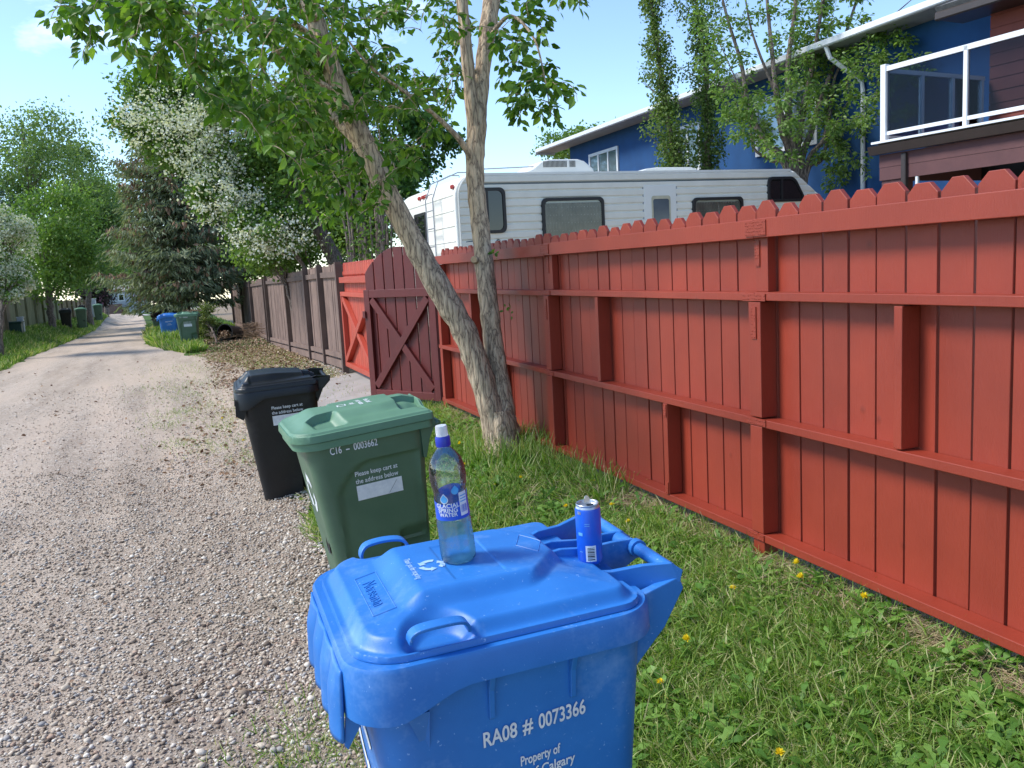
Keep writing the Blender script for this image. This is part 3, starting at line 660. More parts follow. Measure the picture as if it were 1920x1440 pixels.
def blue_lid_extras(root, lid, mat, z0):
    for sy in (-1, 1):             # strap handles over the scoops
        P = [(-.205, sy*.246, z0+.022), (-.202, sy*.250, z0+.036), (-.188, sy*.256, z0+.046), (-.15, sy*.259, z0+.049), (-.112, sy*.256, z0+.046), (-.098, sy*.250, z0+.036), (-.095, sy*.246, z0+.022)]
        V = list(smooth_pts(P, 25)); mb = MB(); loops = []
        for k, p in enumerate(V):
            t = V[min(k+1, 24)]-V[max(k-1, 0)]; t /= np.linalg.norm(t); n = np.array([t[2], 0, -t[0]])*-1; n /= np.linalg.norm(n); w_ = np.array([0, 1, 0])
            loops.append(np.array([p+w_*.016, p+w_*.016+n*.007, p-w_*.016+n*.007, p-w_*.016]))
        mb.loft(loops); bevel(mb.build('lid_handle', mat, root), .002)
    # hinge arms, hinge barrels and grip bar
    for y0, y1, thick in ((-.092, -.215, .014), (-.034, -.036, .012), (.022, .024, .012), (.078, .201, .014)):
        top = [(.15, .050), (.20, .056), (.27, .046), (.33, .048), (.385, .046), (.408, .028)]; bot = [(.40, .002), (.36, -.02), (.30, -.03), (.27, .0), (.20, .012), (.15, .018)]
        if y0 < -.05: top = [(.15, .028), (.20, .030), (.27, .030), (.33, .042), (.385, .046), (.408, .028)]
        poly = []
        for x, z in top+bot:
            f = (x-.15)/.25; poly.append((x, y0+(y1-y0)*min(1, f), z0+z))
        mb = MB(); mb.prism(poly, (0, thick, 0)); bevel(mb.build('hinge_arm', mat, root), .002)
    for a, c in ((-.205, -.03), (.03, .205)):
        mb = MB(); mb.tube([(.388, a+.012, z0+.026), (.388, a+.02, z0+.026), (.388, c-.02, z0+.026), (.388, c, z0+.026)], [.0155, .0155, .0155, .0155], 14)
        mb.tube([(.388, c-.024, z0+.026), (.388, c-.004, z0+.026)], [.021, .021], 14); mb.build('grip_bar', mat, root, 40)
    mb = MB(); mb.tube([(.375, -.028, z0+.026), (.375, .028, z0+.026)], [.02, .02], 14); mb.build('hinge_barrel', mat, root, 40)
def back_brackets(root, mat, zt):
    for s in (-1, 1):
        mb = MB(); y = s*.2
        mb.prism([(.29, y-.012, zt-.01), (.40, y-.012, zt+.018), (.41, y-.012, zt-.01), (.36, y-.012, zt-.09), (.28, y-.012, zt-.17)], (0, .024, 0)); bevel(mb.build('hinge_bracket', mat, root), .003)
ZR = .93
def front_grip(root, mat):
    """fluted overhanging grip below the front rim with its gussets"""
    ys = np.linspace(-.208, .208, 90); zs = np.linspace(ZR-.02, ZR-.165, 14); V = []; 
    for z in zs:
        f = (ZR-z)/.165
        for y in ys:
            fl = abs(math.sin((y+.208)/.416*math.pi*4))**.7
            V.append((-.331-.012*f-.019*fl*sstep(.02, .5, f)*(1-.2*f), y, z))
    n = len(ys); i = np.arange(n-1)[None]+n*np.arange(13)[:, None]; F = np.stack([i, i+n, i+n+1, i+1], -1).reshape(-1, 4)
    o = link('front_grip', rawmesh('front_grip', V, F, mat, True), root); md = o.modifiers.new('thick', 'SOLIDIFY'); md.thickness = .006
    for s in (-1, 1):
        y = s*.204
        for xo in ((-.352, -.372, -.30),):
            mb = MB(); mb.prism([(-.325, y, ZR-.03), (-.344, y, ZR-.175), (-.338, y, ZR-.185), (-.315, y, ZR-.15), (-.285, y, ZR-.10), (-.26, y, ZR-.08)], (0, -s*.008, 0)); bevel(mb.build('gusset', mat, root), .0015)
        mb = MB(); mb.prism([(-.235, s*.286, ZR-.10), (-.19, s*.286, ZR-.10), (-.19, s*.248, ZR-.215), (-.20, s*.246, ZR-.20)], (0, -s*.02, 0)); mb.build('gusset', mat, root)
def side_ribs(root, mat):
    for s in (-1, 1):
        for x in (-.06, .115):
            mb = MB(); mb.prism([(x-.007, s*.292, ZR-.055), (x-.007, s*.245, ZR-.055), (x-.007, s*.25, ZR-.172), (x-.007, s*.264, ZR-.162), (x-.007, s*.272, ZR-.10)], (.012, 0, 0)); bevel(mb.build('side_rib', mat, root), .0015)
def arrows(o, e1, e2, R_, name, mat, parent):
    """three chasing arrows, each a bent band with a head"""
    o, e1, e2 = map(np.array, (o, e1, e2)); mb = MB(); nn = np.cross(e1, e2)*.0006
    for k in range(3):
        t0 = rad(90+120*k)
        def P(r, t): return o+R_*r*(math.cos(t0+t)*e1+math.sin(t0+t)*e2)
        a = [P(.62, q) for q in np.linspace(-.95, .25, 7)]; c = [P(1.0, q) for q in np.linspace(-.95, .25, 7)]
        for j in range(6): mb.add([a[j], c[j], c[j+1], a[j+1]], [[0, 1, 2, 3]])
        mb.add([P(.42, .25), P(1.2, .25), P(.82, .8)], [[0, 1, 2]])
    return mb.build(name, mat, parent)
def cart_root(name, label, loc, yaw, tilt, group='wheeled carts along the lane', pit=0):
    r = thing(name, label, 'cart', loc, group); r.rotation_mode = 'XYZ'
    r.matrix_world = Matrix.Translation(loc) @ Matrix.Rotation(yaw, 4, 'Z') @ Matrix.Rotation(tilt, 4, 'Y') @ Matrix.Rotation(pit, 4, 'X'); return r
UPS = side_frame(HY0, HY1, ZT); XA = np.array([1., 0, 0])
def side_text(s, x, z, size, root, **k):
    return lettering(s, size, (x, near_y(z)-.0035, z), XA, UPS, m_white, root, **k)
# ---- the blue cart in front
BLUE_LOC, BLUE_YAW, BLUE_TILT = (.578, 1.80, -.165), rad(-.8), rad(-1.6)
bc = cart_root('wheeled_cart', 'blue recycling cart in front with a water bottle and a can on its lid', BLUE_LOC, BLUE_YAW, BLUE_TILT, pit=rad(1.8))
cart_body(bc, m_blue); wheels(bc, m_tyre); collar(bc, m_blue, ZR, .048); front_grip(bc, m_blue); side_ribs(bc, m_blue); back_brackets(bc, m_blue, ZR)
blid = lid_mesh('lid', m_blue, bc, BX0, BX1, BHY, BRF, BRB, blue_h, ZR+.004, .003, 190, 160)
blue_lid_extras(bc, blid, m_blue, ZR+.004)
def lid_z(x, y): 
    x, y = np.atleast_1d(np.asarray(x, float)), np.atleast_1d(np.asarray(y, float)); return ZR+.004+blue_h(x, y, np.maximum(sdf_in(x, y, BX0, BX1, BHY, BRF, BRB), 0))
XT = np.array([.9975, 0, .07])
def bt(s_, x, z, size, width): return lettering(s_, size, (x, near_y(z)-.0035, z), XT, UPS, m_white, bc, bold=.02, width=width)
bt('RA08', -.084, .706, .047, .072); bt('#', .002, .712, .047, .023); bt('0073366', .036, .714, .047, .105)
bt('Property of', -.007, .640, .031, .088); bt('City of Calgary', -.038, .604, .031, .152)
# faded print on the lid, read from the lane side
fadew = pm('faded_print', (.50, .66, .86), (.26, .45, .78), 55, .6)
def lid_print(s, size, x, y, **k):
    V, F = text_verts(s, size, k.get('bold', 0), k.get('xs', 1), 'CENTER'); X = x+V[:, 1]; Y = y-V[:, 0]
    return link('lettering', rawmesh('lettering', np.c_[X, Y, lid_z(X, Y)+.0012], F, fadew), bc)
lid_print('Thank you for recycling', .0195, -.146, -.016, bold=.01, xs=.66)
ar = arrows((-.098, -.016, 0), (0, -1, 0), (1, 0, 0), .030, 'recycling_symbol', fadew, bc)
for v_ in ar.data.vertices: v_.co.z = lid_z(v_.co.x, v_.co.y)[0]+.0012
# raised maker's panel near the front edge
V, F = text_verts('Norseman', .05, .0, .62, 'CENTER', depth=.0012)
X = -.243+V[:, 1]*.8; Y = -.025-V[:, 0]; link('raised_lettering', rawmesh('raised_lettering', np.c_[X, Y, lid_z(X, Y)+V[:, 2]+.0008], F, m_blue), bc)
mb = MB()
for a, c in (((-.252, -.13), (-.252, .08)), ((-.205, -.13), (-.205, .08)), ((-.252, -.13), (-.205, -.13)), ((-.252, .08), (-.205, .08))):
    t = np.linspace(0, 1, 12); xs_, ys_ = a[0]+(c[0]-a[0])*t, a[1]+(c[1]-a[1])*t; mb.tube(np.c_[xs_, ys_, lid_z(xs_, ys_)+.0006], .0012, 4)
for a, c in (((.235, .118), (.262, .12)),): pass
mb.build('raised_border', m_blue, bc)
mb = MB(); q = [(.135, -.06), (.165, .0), (.135, .06), (.105, .0)]
for k in range(4):
    a, c = np.array(q[k]), np.array(q[(k+1) % 4]); t = np.linspace(0, 1, 8); xs_, ys_ = a[0]+(c[0]-a[0])*t, a[1]+(c[1]-a[1])*t; mb.tube(np.c_[xs_, ys_, lid_z(xs_, ys_)+.0004], .001, 4)
mb.build('raised_diamond', m_blue, bc)
# white arrow symbol on the front face
def front_mark(root, o_z, R_, y=0):
    fu = np.array([front_x(1)-front_x(0), 0, 1.]); fu /= np.linalg.norm(fu)
    arrows((front_x(o_z)-.002, y, o_z), (0, -1, 0), fu, R_, 'recycling_symbol', m_white, root)
front_mark(bc, .60, .13)
# ---- lids of the green and black carts
GX0, GX1, GHY = -.365, .345, .287
def green_h(X, Y, D):
    h = .030*sstep(0, .003, D)+.012*sstep(.012, .02, D)+.020*sstep(.02, .10, D)
    hp = sstep(.20, .11, np.abs(Y)+.05*sstep(.1, .3, X))*sstep(-.31, -.20, X)
    h = h+.032*hp
    for sy in (-1, 1):            # hand scoops each side of the central tongue
        u, v_ = X+.19-.25*(np.abs(Y)-.15), sy*Y-.155
        m_ = sstep(-.075, -.03, u)*(1-sstep(.05, .10, u))*sstep(-.058, -.052, v_+.25*(u-.02))*(1-sstep(.055, .085, v_))
        h = h-.044*m_
        pk = sstep(.195, .215, X)*(1-sstep(.315, .325, X))*(sstep(.03, .036, sy*Y)-sstep(.19, .21, sy*Y))
        h = h-.032*pk
    return h
def black_h(X, Y, D):
    h = .022*sstep(0, .003, D)+.010*sstep(.012, .018, D)+.018*sstep(.028, .05, D)+.010*sstep(.05, .14, D)
    hp = sstep(.215, .165, np.abs(Y)+.04*sstep(-.1, .3, X))*sstep(-.275, -.185, X)
    h = h+(.052-.03*sstep(-.1, .28, X))*hp
    q = (1-sstep(.02, .045, np.abs(X+.24)))*(1-sstep(.06, .07, np.abs(np.abs(Y)-.17)))
    h = h+.012*q
    for sy in (-1, 1):
        h = h-.03*sstep(.2, .215, X)*(sstep(.03, .04, sy*Y)-sstep(.17, .185, sy*Y))
    return h
def ledges(root, mat, z0):        # tongue edges over the scoops
    pass
# ---- green
gc = cart_root('wheeled_cart', 'green cart with light green lid standing between the blue and the black cart', (.855, 4.42, -.212), rad(2.0), rad(-5.0), pit=rad(2))
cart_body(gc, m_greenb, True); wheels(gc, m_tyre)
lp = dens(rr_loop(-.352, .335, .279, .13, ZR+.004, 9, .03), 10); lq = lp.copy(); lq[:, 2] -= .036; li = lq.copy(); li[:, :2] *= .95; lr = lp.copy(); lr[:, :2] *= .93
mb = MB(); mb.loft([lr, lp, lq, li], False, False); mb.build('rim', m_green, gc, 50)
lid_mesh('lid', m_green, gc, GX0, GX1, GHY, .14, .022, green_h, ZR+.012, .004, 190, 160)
for s in (-1, 1):
    mb = MB(); mb.prism([(.27, s*.262, ZR), (.345, s*.262, ZR), (.352, s*.262, ZR-.02), (.31, s*.258, ZR-.10), (.285, s*.25, ZR-.19), (.27, s*.25, ZR-.19)], (0, -s*.02, 0)); bevel(mb.build('hinge_bracket', m_greenb, gc), .003)
    for x_ in (.318,): 
        mb = MB(); mb.tube([(.30, s*.06, ZR+.035), (.30, s*.18, ZR+.035)], .012, 10); mb.build('hinge_pin', m_greenb, gc, 40)
mb = MB(); mb.tube([(.375, -.23, ZR-.03), (.375, .23, ZR-.03)], .014, 12)
for s in (-1, 1): mb.tube([(.29, s*.23, ZR-.05), (.375, s*.23, ZR-.03)], .014, 10)
mb.build('grip_bar', m_greenb, gc, 40)
side_text('C16', -.195, .862, .052, gc, bold=.014, xs=.66); side_text('-', -.118, .862, .052, gc, bold=.014, xs=1.3); side_text('0003662', -.078, .862, .052, gc, bold=.014, xs=.66)
def recess_text(s, x, z, size, root, **k): return lettering(s, size, (x, near_y(z)+.0102, z), XA, UPS, m_white, root, **k)
recess_text('Please keep cart at', -.090, .722, .034, gc, bold=.012, xs=.84); recess_text('the address below', -.090, .683, .034, gc, bold=.012, xs=.86)
def patch(root, x0, x1, z0, z1, dy): 
    mb = MB(); mb.prism([(x0, near_y(z0)+dy, z0), (x1, near_y(z0)+dy, z0), (x1, near_y(z1)+dy, z1), (x0, near_y(z1)+dy, z1)], (0, -.0008, 0)); return mb.build('address_label', m_white, root)
patch(gc, -.090, .142, .595, .672, .0102)
mb = MB(); mb.tube([(.07, near_y(.60)+.0085, .60), (.115, near_y(.655)+.0085, .66)], .0007, 4); mb.build('pen_mark', m_tyre, gc)
lid2 = lambda x, y: ZR+.012+green_h(np.asarray(x, float), np.asarray(y, float), np.maximum(sdf_in(np.asarray(x, float), np.asarray(y, float), GX0, GX1, GHY, .14, .022), 0))
def lid_print2(s, size, x, y, **k):
    V, F = text_verts(s, size, .012, k.get('xs', 1), 'CENTER'); X = x+V[:, 1]; Y = y-V[:, 0]
    return link('lettering', rawmesh('lettering', np.c_[X, Y, lid2(X, Y)+.0012], F, m_white), gc)
for s_, x_ in (('food and', .07), ('yard waste', .03), ('only', -.01)): lid_print2(s_, .04, x_, .0, xs=.7)
mb = MB()
for a, c in (((-.075, -.02), (-.075, .02)), ((-.035, -.02), (-.035, .02)), ((-.075, -.02), (-.035, -.02)), ((-.075, .02), (-.035, .02))):
    a, c = np.array(a), np.array(c); d = (c-a)/np.linalg.norm(c-a); n = np.array([-d[1], d[0]])*.003
    P = [a-n-d*.003, c-n+d*.003, c+n+d*.003, a+n-d*.003]; mb.add([(q[0], q[1], float(lid2(q[0], q[1]))+.0012) for q in P], [[0, 1, 2, 3]])
mb.build('lid_symbol', m_white, gc)
front_mark(gc, .62, .10)
mb = MB(); a = np.array([[0, math.cos(t), math.sin(t)] for t in np.linspace(0, 2*math.pi, 21)[:-1]])
mb.loft([a*.045+np.array([front_x(.36)-.004, -.10, .36]), a*.042+np.array([front_x(.36)-.001, -.10, .36])], False, True); mb.build('front_latch', m_black, gc)
# ---- black
kc = cart_root('wheeled_cart', 'black garbage cart behind the green one, scuffed and dusty near its foot', (.699, 7.176, -.286), rad(-2.2), rad(-2.7), pit=rad(2))
cart_body(kc, m_blackb); wheels(kc, m_tyre); collar(kc, m_black, ZR-.004, .07)
lid_mesh('lid', m_black, kc, -.33, .31, .284, .10, .03, black_h, ZR, .003, 120, 100)
for s in (-1, 1):
    mb = MB(); mb.prism([(-.335, s*.255, ZR-.05), (-.345, s*.255, ZR-.18), (-.29, s*.255, ZR-.22), (-.25, s*.255, ZR-.12)], (0, -s*.02, 0)); mb.build('gusset', m_black, kc)
    mb = MB(); mb.prism([(.20, s*.215, ZR+.03), (.30, s*.235, ZR+.055), (.41, s*.235, ZR+.04), (.405, s*.235, ZR-.0), (.34, s*.235, ZR-.06), (.29, s*.235, ZR-.16), (.26, s*.235, ZR-.02)], (0, -s*.018, 0)); bevel(mb.build('hinge_bracket', m_black, kc), .003)
mb = MB(); mb.tube([(.385, -.23, ZR+.015), (.385, .23, ZR+.015)], .015, 12); mb.build('grip_bar', m_black, kc, 40)
side_text('Please keep cart at', -.075, .765, .035, kc, bold=.012, xs=.9); side_text('the address below', -.075, .725, .035, kc, bold=.012, xs=.92); patch(kc, -.075, .155, .635, .712, -.003)
# ================================================================== bottle and can on the blue lid
BM = np.array(bc.matrix_world)
def on_lid(x, y): 
    return (BM @ np.array([x, y, float(lid_z(x, y)[0])+.0008, 1]))[:3]
LR = BM[:3, :3]
m_pet, nt, N, L, b = newmat('clear_bottle_plastic')
tr_ = N.new('ShaderNodeBsdfTransparent'); tr_.inputs[0].default_value = (.90, .97, 1, 1); gl = N.new('ShaderNodeBsdfGlossy'); gl.inputs['Roughness'].default_value = .06
fr = N.new('ShaderNodeFresnel'); fr.inputs[0].default_value = 1.5; ms = N.new('ShaderNodeMixShader'); bp = N.new('ShaderNodeBump'); bp.inputs['Strength'].default_value = .35; bp.inputs['Distance'].default_value = .004
L.new(noise(N, L, coords(N, L), 45, 3), bp.inputs['Height']); L.new(bp.outputs[0], gl.inputs['Normal']); L.new(bp.outputs[0], fr.inputs['Normal'])
df = N.new('ShaderNodeBsdfTranslucent'); df.inputs[0].default_value = (.82, .92, .97, 1); m0 = N.new('ShaderNodeMixShader'); m0.inputs[0].default_value = .04; L.new(tr_.outputs[0], m0.inputs[1]); L.new(df.outputs[0], m0.inputs[2])  # faint white translucence stands in for the haze of reflections on the shell
fa = N.new('ShaderNodeMath'); fa.operation = 'ADD'; fa.inputs[1].default_value = .06; L.new(fr.outputs[0], fa.inputs[0])
L.new(fa.outputs[0], ms.inputs[0]); L.new(m0.outputs[0], ms.inputs[1]); L.new(gl.outputs[0], ms.inputs[2]); L.new(ms.outputs[0], N['Material Output'].inputs[0])
m_water, nt, N, L, b = newmat('water'); tw_ = N.new('ShaderNodeBsdfTransparent'); tw_.inputs[0].default_value = (.84, .97, 1, 1); rf = N.new('ShaderNodeBsdfRefraction'); rf.inputs['IOR'].default_value = 1.2; rf.inputs[0].default_value = (.82, .96, 1, 1); rf.inputs['Roughness'].default_value = .05; dw_ = N.new('ShaderNodeBsdfTranslucent'); dw_.inputs[0].default_value = (.55, .88, 1, 1)  # pale cyan translucence stands in for sky light refracted by the water
mw = N.new('ShaderNodeMixShader'); mw.inputs[0].default_value = .18; L.new(tw_.outputs[0], mw.inputs[1]); L.new(rf.outputs[0], mw.inputs[2]); mw2 = N.new('ShaderNodeMixShader'); mw2.inputs[0].default_value = .28; L.new(mw.outputs[0], mw2.inputs[1]); L.new(dw_.outputs[0], mw2.inputs[2]); L.new(mw2.outputs[0], N['Material Output'].inputs[0])
def bottle_at(x, y, rot):
    o = on_lid(x, y); t = thing('water_bottle', 'clear plastic bottle of water with blue label and white sport cap on the blue lid', 'bottle', o)
    t.matrix_world = Matrix.Translation(o) @ Matrix((LR*1.04).tolist()).to_4x4() @ Matrix.Rotation(rad(-3), 4, 'Y') @ Matrix.Rotation(rot, 4, 'Z')
    prof = [(.0, .006), (.020, .002), (.031, .0), (.0365, .006), (.0375, .018), (.0372, .05)]
    for z in np.arange(.056, .094, .0095): prof += [(.0362, z), (.0374, z+.0045)]
    prof += [(.0350, .097), (.0345, .104), (.0338, .135), (.0345, .160), (.0372, .168), (.0385, .185), (.0375, .205), (.0325, .222), (.023, .236), (.0155, .245), (.0135, .25), (.0135, .262)]
    mb = MB(); mb.lathe(prof, 48, (0, 0, 0), False); mb.build('bottle_shell', m_pet, t, True)
    wp = [(.0, .009), (.019, .005), (.030, .0025), (.0352, .008), (.0362, .018), (.0360, .05)]
    for z in np.arange(.056, .094, .0095): wp += [(.0350, z), (.0361, z+.0045)]
    wp += [(.0338, .0965), (.0334, .112), (.0, .112)]
    mb = MB(); mb.lathe(wp, 48, (0, 0, 0), False); mb.build('water', m_water, t, 60)
    lr_ = lambda z: np.interp(z, [.097, .104, .135, .160, .172], [.0356, .0351, .0344, .0350, .0378])
    def wrap(V, F, a0, z0, mat, name, off=.0006):
        A = a0+V[:, 0]/.0345; z = z0+V[:, 1]; r = lr_(z)+off
        return link(name, rawmesh(name, np.c_[np.cos(A)*r, np.sin(A)*r, z], F, mat), t)
    m_lab = pm('blue_label', (.015, .10, .62), (.012, .085, .52), 30, .3); m_labl = pm('light_blue_label', (.10, .42, .80), None, 30, .3)
    def band(a0, a1, z0, z1, mat, name, off=.0004, n=40, top=None):
        A = np.linspace(a0, a1, n); P = []; 
        for k in range(9):
            zt = [z0+((z1 if top is None else top(a_))-z0)*k/8 for a_ in A]; rr_ = lr_(np.array(zt))+off; P.append(np.c_[np.cos(A)*rr_, np.sin(A)*rr_, zt])
        V = np.vstack(P); i = np.arange(n-1)[None]+n*np.arange(8)[:, None]; F = np.stack([i, i+1, i+n+1, i+n], -1).reshape(-1, 4); return link(name, rawmesh(name, V, F, mat, True), t)
    lab = band(0, 2*math.pi, .0985, .13, m_lab, 'label', top=lambda a_: .145+.012*math.sin(a_+.6))
    a_ = -1.95                                    # the side of the label towards the camera
    band(a_+.62, a_+1.22, .105, .155, m_white, 'barcode_panel', .0008, 8)
    for k in range(7): band(a_+.68+.07*k, a_+.705+.07*k+.01*(k % 3), .112, .128, m_lab, 'bar', .0011, 3)
    for k in range(3): band(a_+.68, a_+1.16, .134+.006*k, .1365+.006*k, m_labl, 'print_line', .0011, 6)
    for s_, z_, sz in (('GLACIAL', .1265, .0128), ('SPRING', .1165, .0128), ('WATER', .1075, .0112)):
        V, F = text_verts(s_, sz, .02, 1.0, 'CENTER'); wrap(V, F, a_-.16, z_, m_white, 'lettering', .0012)
    def drop(a0, z0, s, mat, off=.0013):
        P = [(0, 1.25)]+[(math.sin(q)*.62, .25-.62*math.cos(q)) for q in np.linspace(2.25, 0, 9)]+[(-math.sin(q)*.62, .25-.62*math.cos(q)) for q in np.linspace(0, 2.25, 9)[1:]]
        wrap(np.array(P)*s, [list(range(len(P)))], a0, z0, mat, 'drop_emblem', off)
    drop(a_-.28, .1405, .0135, m_white); drop(a_-.28, .1415, .0112, m_labl, .0017); drop(a_+.42, .158, .0125, m_labl)
    mcap = pm('blue_cap', (.012, .03, .40), None, 30, .35); mb = MB(); k = 40; a = np.arange(k)*2*math.pi/k; kn = 1+.03*(np.arange(k) % 2)
    mb.loft([np.c_[np.cos(a)*.0152*kn, np.sin(a)*.0152*kn, np.full(k, z)] for z in (.2505, .268)]+[np.c_[np.cos(a)*.0135, np.sin(a)*.0135, np.full(k, .2715)]]); mb.build('cap', mcap, t, 40)
    m_over, nt, N, L, b = newmat('frosted_cap'); b.inputs['Base Color'].default_value = (.85, .88, .92, 1); b.inputs['Transmission Weight'].default_value = .45; b.inputs['Roughness'].default_value = .35
    mb = MB(); mb.lathe([(.0128, .2718), (.0122, .29), (.0116, .2935), (.004, .2945)], 28); mb.build('overcap', m_over, t, 40)
    return t
bottle_at(-.032, -.006, 0.0)
def can_at(x, y):
    o = on_lid(x, y); t = thing('drink_can', 'slim blue drink can with barcode standing at the hinge end of the blue lid', 'can', o)
    t.matrix_world = Matrix.Translation(o) @ Matrix((LR*1.07).tolist()).to_4x4()
    m_can = pm('blue_can_print', (.012, .13, .72), (.010, .10, .60), 9, .28, spec=.6); m_al = pm('bare_metal', (.62, .63, .65), None, 20, .3); bpy.data.materials['bare_metal'].node_tree.nodes['Principled BSDF'].inputs['Metallic'].default_value = .85
    r = .0268
    mb = MB(); mb.lathe([(.019, .0), (.0225, .001), (r-.0012, .007), (r, .011), (r, .118), (r-.0012, .1225)], 40); mb.build('can_body', m_can, t, 30)
    mb = MB(); mb.lathe([(r-.0012, .1226), (r-.003, .127), (r-.0022, .130), (r-.0032, .1315), (r-.0052, .130), (r-.0066, .1255), (0, .1262)], 40, (0, 0, 0), False); mb.build('can_end', m_al, t, 30)
    mb = MB(); pts = [(.0065*math.cos(q)*1.25, .0065*math.sin(q), .0) for q in np.linspace(0, 2*math.pi, 18)[:-1]]
    mb.prism([(p[0]*.9+.0-.0, p[1], .1268+.0005*0) for p in pts], (0, 0, .0014)); tb = mb.build('opening', m_black, t); tb.location = (.004, -.006, 0)
    mb = MB(); mb.prism([(p[1]*1.0, p[0]*.9*.2, .128+p[0]*1.3+.008) for p in pts], (.0, .0014, 0)); mb.build('pull_tab', m_al, t)
    a_ = rad(-112)
    def cb(a0, a1, z0, z1, mat, off, name):
        A = np.linspace(a0, a1, 8); V = np.vstack([np.c_[np.cos(A)*(r+off), np.sin(A)*(r+off), np.full(8, z)] for z in (z0, z1)]); i = np.arange(7)[:, None]+np.array([[0, 1, 9, 8]])
        return link(name, rawmesh(name, V, i, mat, True), t)
    cb(a_-.36, a_+.46, .010, .045, m_white, .0004, 'barcode_panel')
    for k, (z, hh) in enumerate(((.0135, .0022), (.018, .0012), (.0205, .0026), (.0245, .0013), (.027, .0009), (.0295, .0022), (.033, .0012), (.036, .0018), (.0395, .0012))): cb(a_-.22, a_+.34, z, z+hh, m_tyre, .0007, 'bar')
    m_lb = pm('pale_can_print', (.16, .46, .85), None, 9, .3)
    cb(a_-.95, a_-.55, .066, .073, m_lb, .0004, 'print_patch'); cb(a_-.95, a_-.62, .112, .119, m_al, .0004, 'print_patch'); cb(a_-.9, a_-.6, .03, .0315, m_lb, .0004, 'print_patch')
    for z in (.088, .092): cb(a_-.35, a_+.05, z, z+.0012, m_lb, .0004, 'print_line')
    return t
can_at(.262, -.056)
# ================================================================== trailer behind the fence
m_rv = pm('cream_siding', (.86, .835, .73), (.78, .755, .65), 3, .42, .05, .003, 40, rvar=.08)
m_rvs = pm('cream_smooth_panel', (.85, .835, .76), (.79, .775, .70), 2.5, .35)
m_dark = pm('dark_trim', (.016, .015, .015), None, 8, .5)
m_glass, nt, N, L, b = newmat('tinted_glass'); b.inputs['Base Color'].default_value = (.012, .013, .015, 1); b.inputs['Roughness'].default_value = .03; b.inputs['Specular IOR Level'].default_value = .65
m_clear, nt, N, L, b = newmat('clear_glass')
t_ = N.new('ShaderNodeBsdfTransparent'); t_.inputs[0].default_value = (.86, .91, .93, 1); g_ = N.new('ShaderNodeBsdfGlossy'); g_.inputs['Roughness'].default_value = .02; f_ = N.new('ShaderNodeFresnel'); f_.inputs[0].default_value = 1.55
x_ = N.new('ShaderNodeMixShader'); L.new(f_.outputs[0], x_.inputs[0]); L.new(t_.outputs[0], x_.inputs[1]); L.new(g_.outputs[0], x_.inputs[2]); L.new(x_.outputs[0], N['Material Output'].inputs[0])
m_stripe = pm('stripe', (.10, .125, .12), None, 8, .4)
m_chrome = pm('steel_tube', (.35, .36, .38), None, 20, .3)
m_redl = pm('red_lens', (.45, .03, .025), None, 20, .25); m_amber = pm('amber_lens', (.7, .28, .03), None, 20, .3)
m_curt = pm('curtain_cloth', (.30, .255, .20), (.2, .165, .13), 5, .9)
RY0, RY1 = 12.0, 15.3; RO = np.array([3.8, 12, 0])
rv = thing('travel_trailer', 'cream ribbed travel trailer with dark windows parked behind the red fence', 'trailer', RO)
def rb(name, mb, m, sm=False, parent=None): 
    for k in range(len(mb.v)): mb.v[k] = mb.v[k]-RO
    return mb.build(name, m, parent or rv, sm)
zr = 2.84
prof = [(3.82, .55), (3.80, 1.2), (3.80, 2.50)]+[(4.10-.30*math.cos(q), 2.50+.33*math.sin(q)) for q in np.linspace(.2, math.pi/2, 7)]+[(9.60, zr), (9.74, zr-.03), (10.40, 2.32), (10.52, 2.0), (10.52, 1.0), (10.2, .55)]
mb = MB(); mb.prism([(x, RY0, z) for x, z in prof], (0, RY1-RY0, 0)); o = rb('shell', mb, m_rvs); bevel(o, .03, 3, 30)
def xr0(z): return 3.86+(0 if z < 2.5 else .30-math.sqrt(max(0, .30**2-((z-2.5)/.33*.30)**2)))
def xr1(z): return 9.68 if z > 2.80 else (9.72+(2.80-z)*.66/.50 if z > 2.32 else 10.36+(2.32-z)*.2)
zz = []; z = .62
while z < 2.80:
    for dz, dy in ((0, -.002), (.018, -.022), (.090, -.026), (.106, -.002)):
        zz.append((z+dz, dy))
    z += .115
V = []; nx_ = 2
for z, dy in zz:
    z = min(z, 2.81); V += [(xr0(z), RY0-.004+dy, z), (xr1(z), RY0-.004+dy, z)]
F = np.array([[2*i, 2*i+1, 2*i+3, 2*i+2] for i in range(len(zz)-1)])
link('siding', rawmesh('siding', np.array(V)-RO, F, m_rv), rv)
arc = [(xr0(z), z) for z in np.linspace(1.0, 2.49, 4)]+[(xr0(z), z) for z in np.linspace(2.52, 2.825, 10)]
mb = MB(); mb.tube([(x-.005, RY0-.012, z) for x, z in arc], .013, 6); rb('corner_trim', mb, m_rvs, True)
mb = MB(); mb.box((4.05, RY0-.03, 2.800), (9.66, RY0-.002, 2.835)); mb.box((4.08, RY0-.024, 2.785), (9.62, RY0-.004, 2.798)); rb('roof_gutter', mb, m_rvs)
mb = MB(); mb.box((4.05, RY0-.026, 2.665), (9.72, RY0-.005, 2.688)); rb('belt_stripe', mb, m_stripe)
mb = MB(); mb.box((6.9, RY0-.022, 2.772), (9.5, RY0-.006, 2.778)); rb('belt_stripe', mb, m_dark)
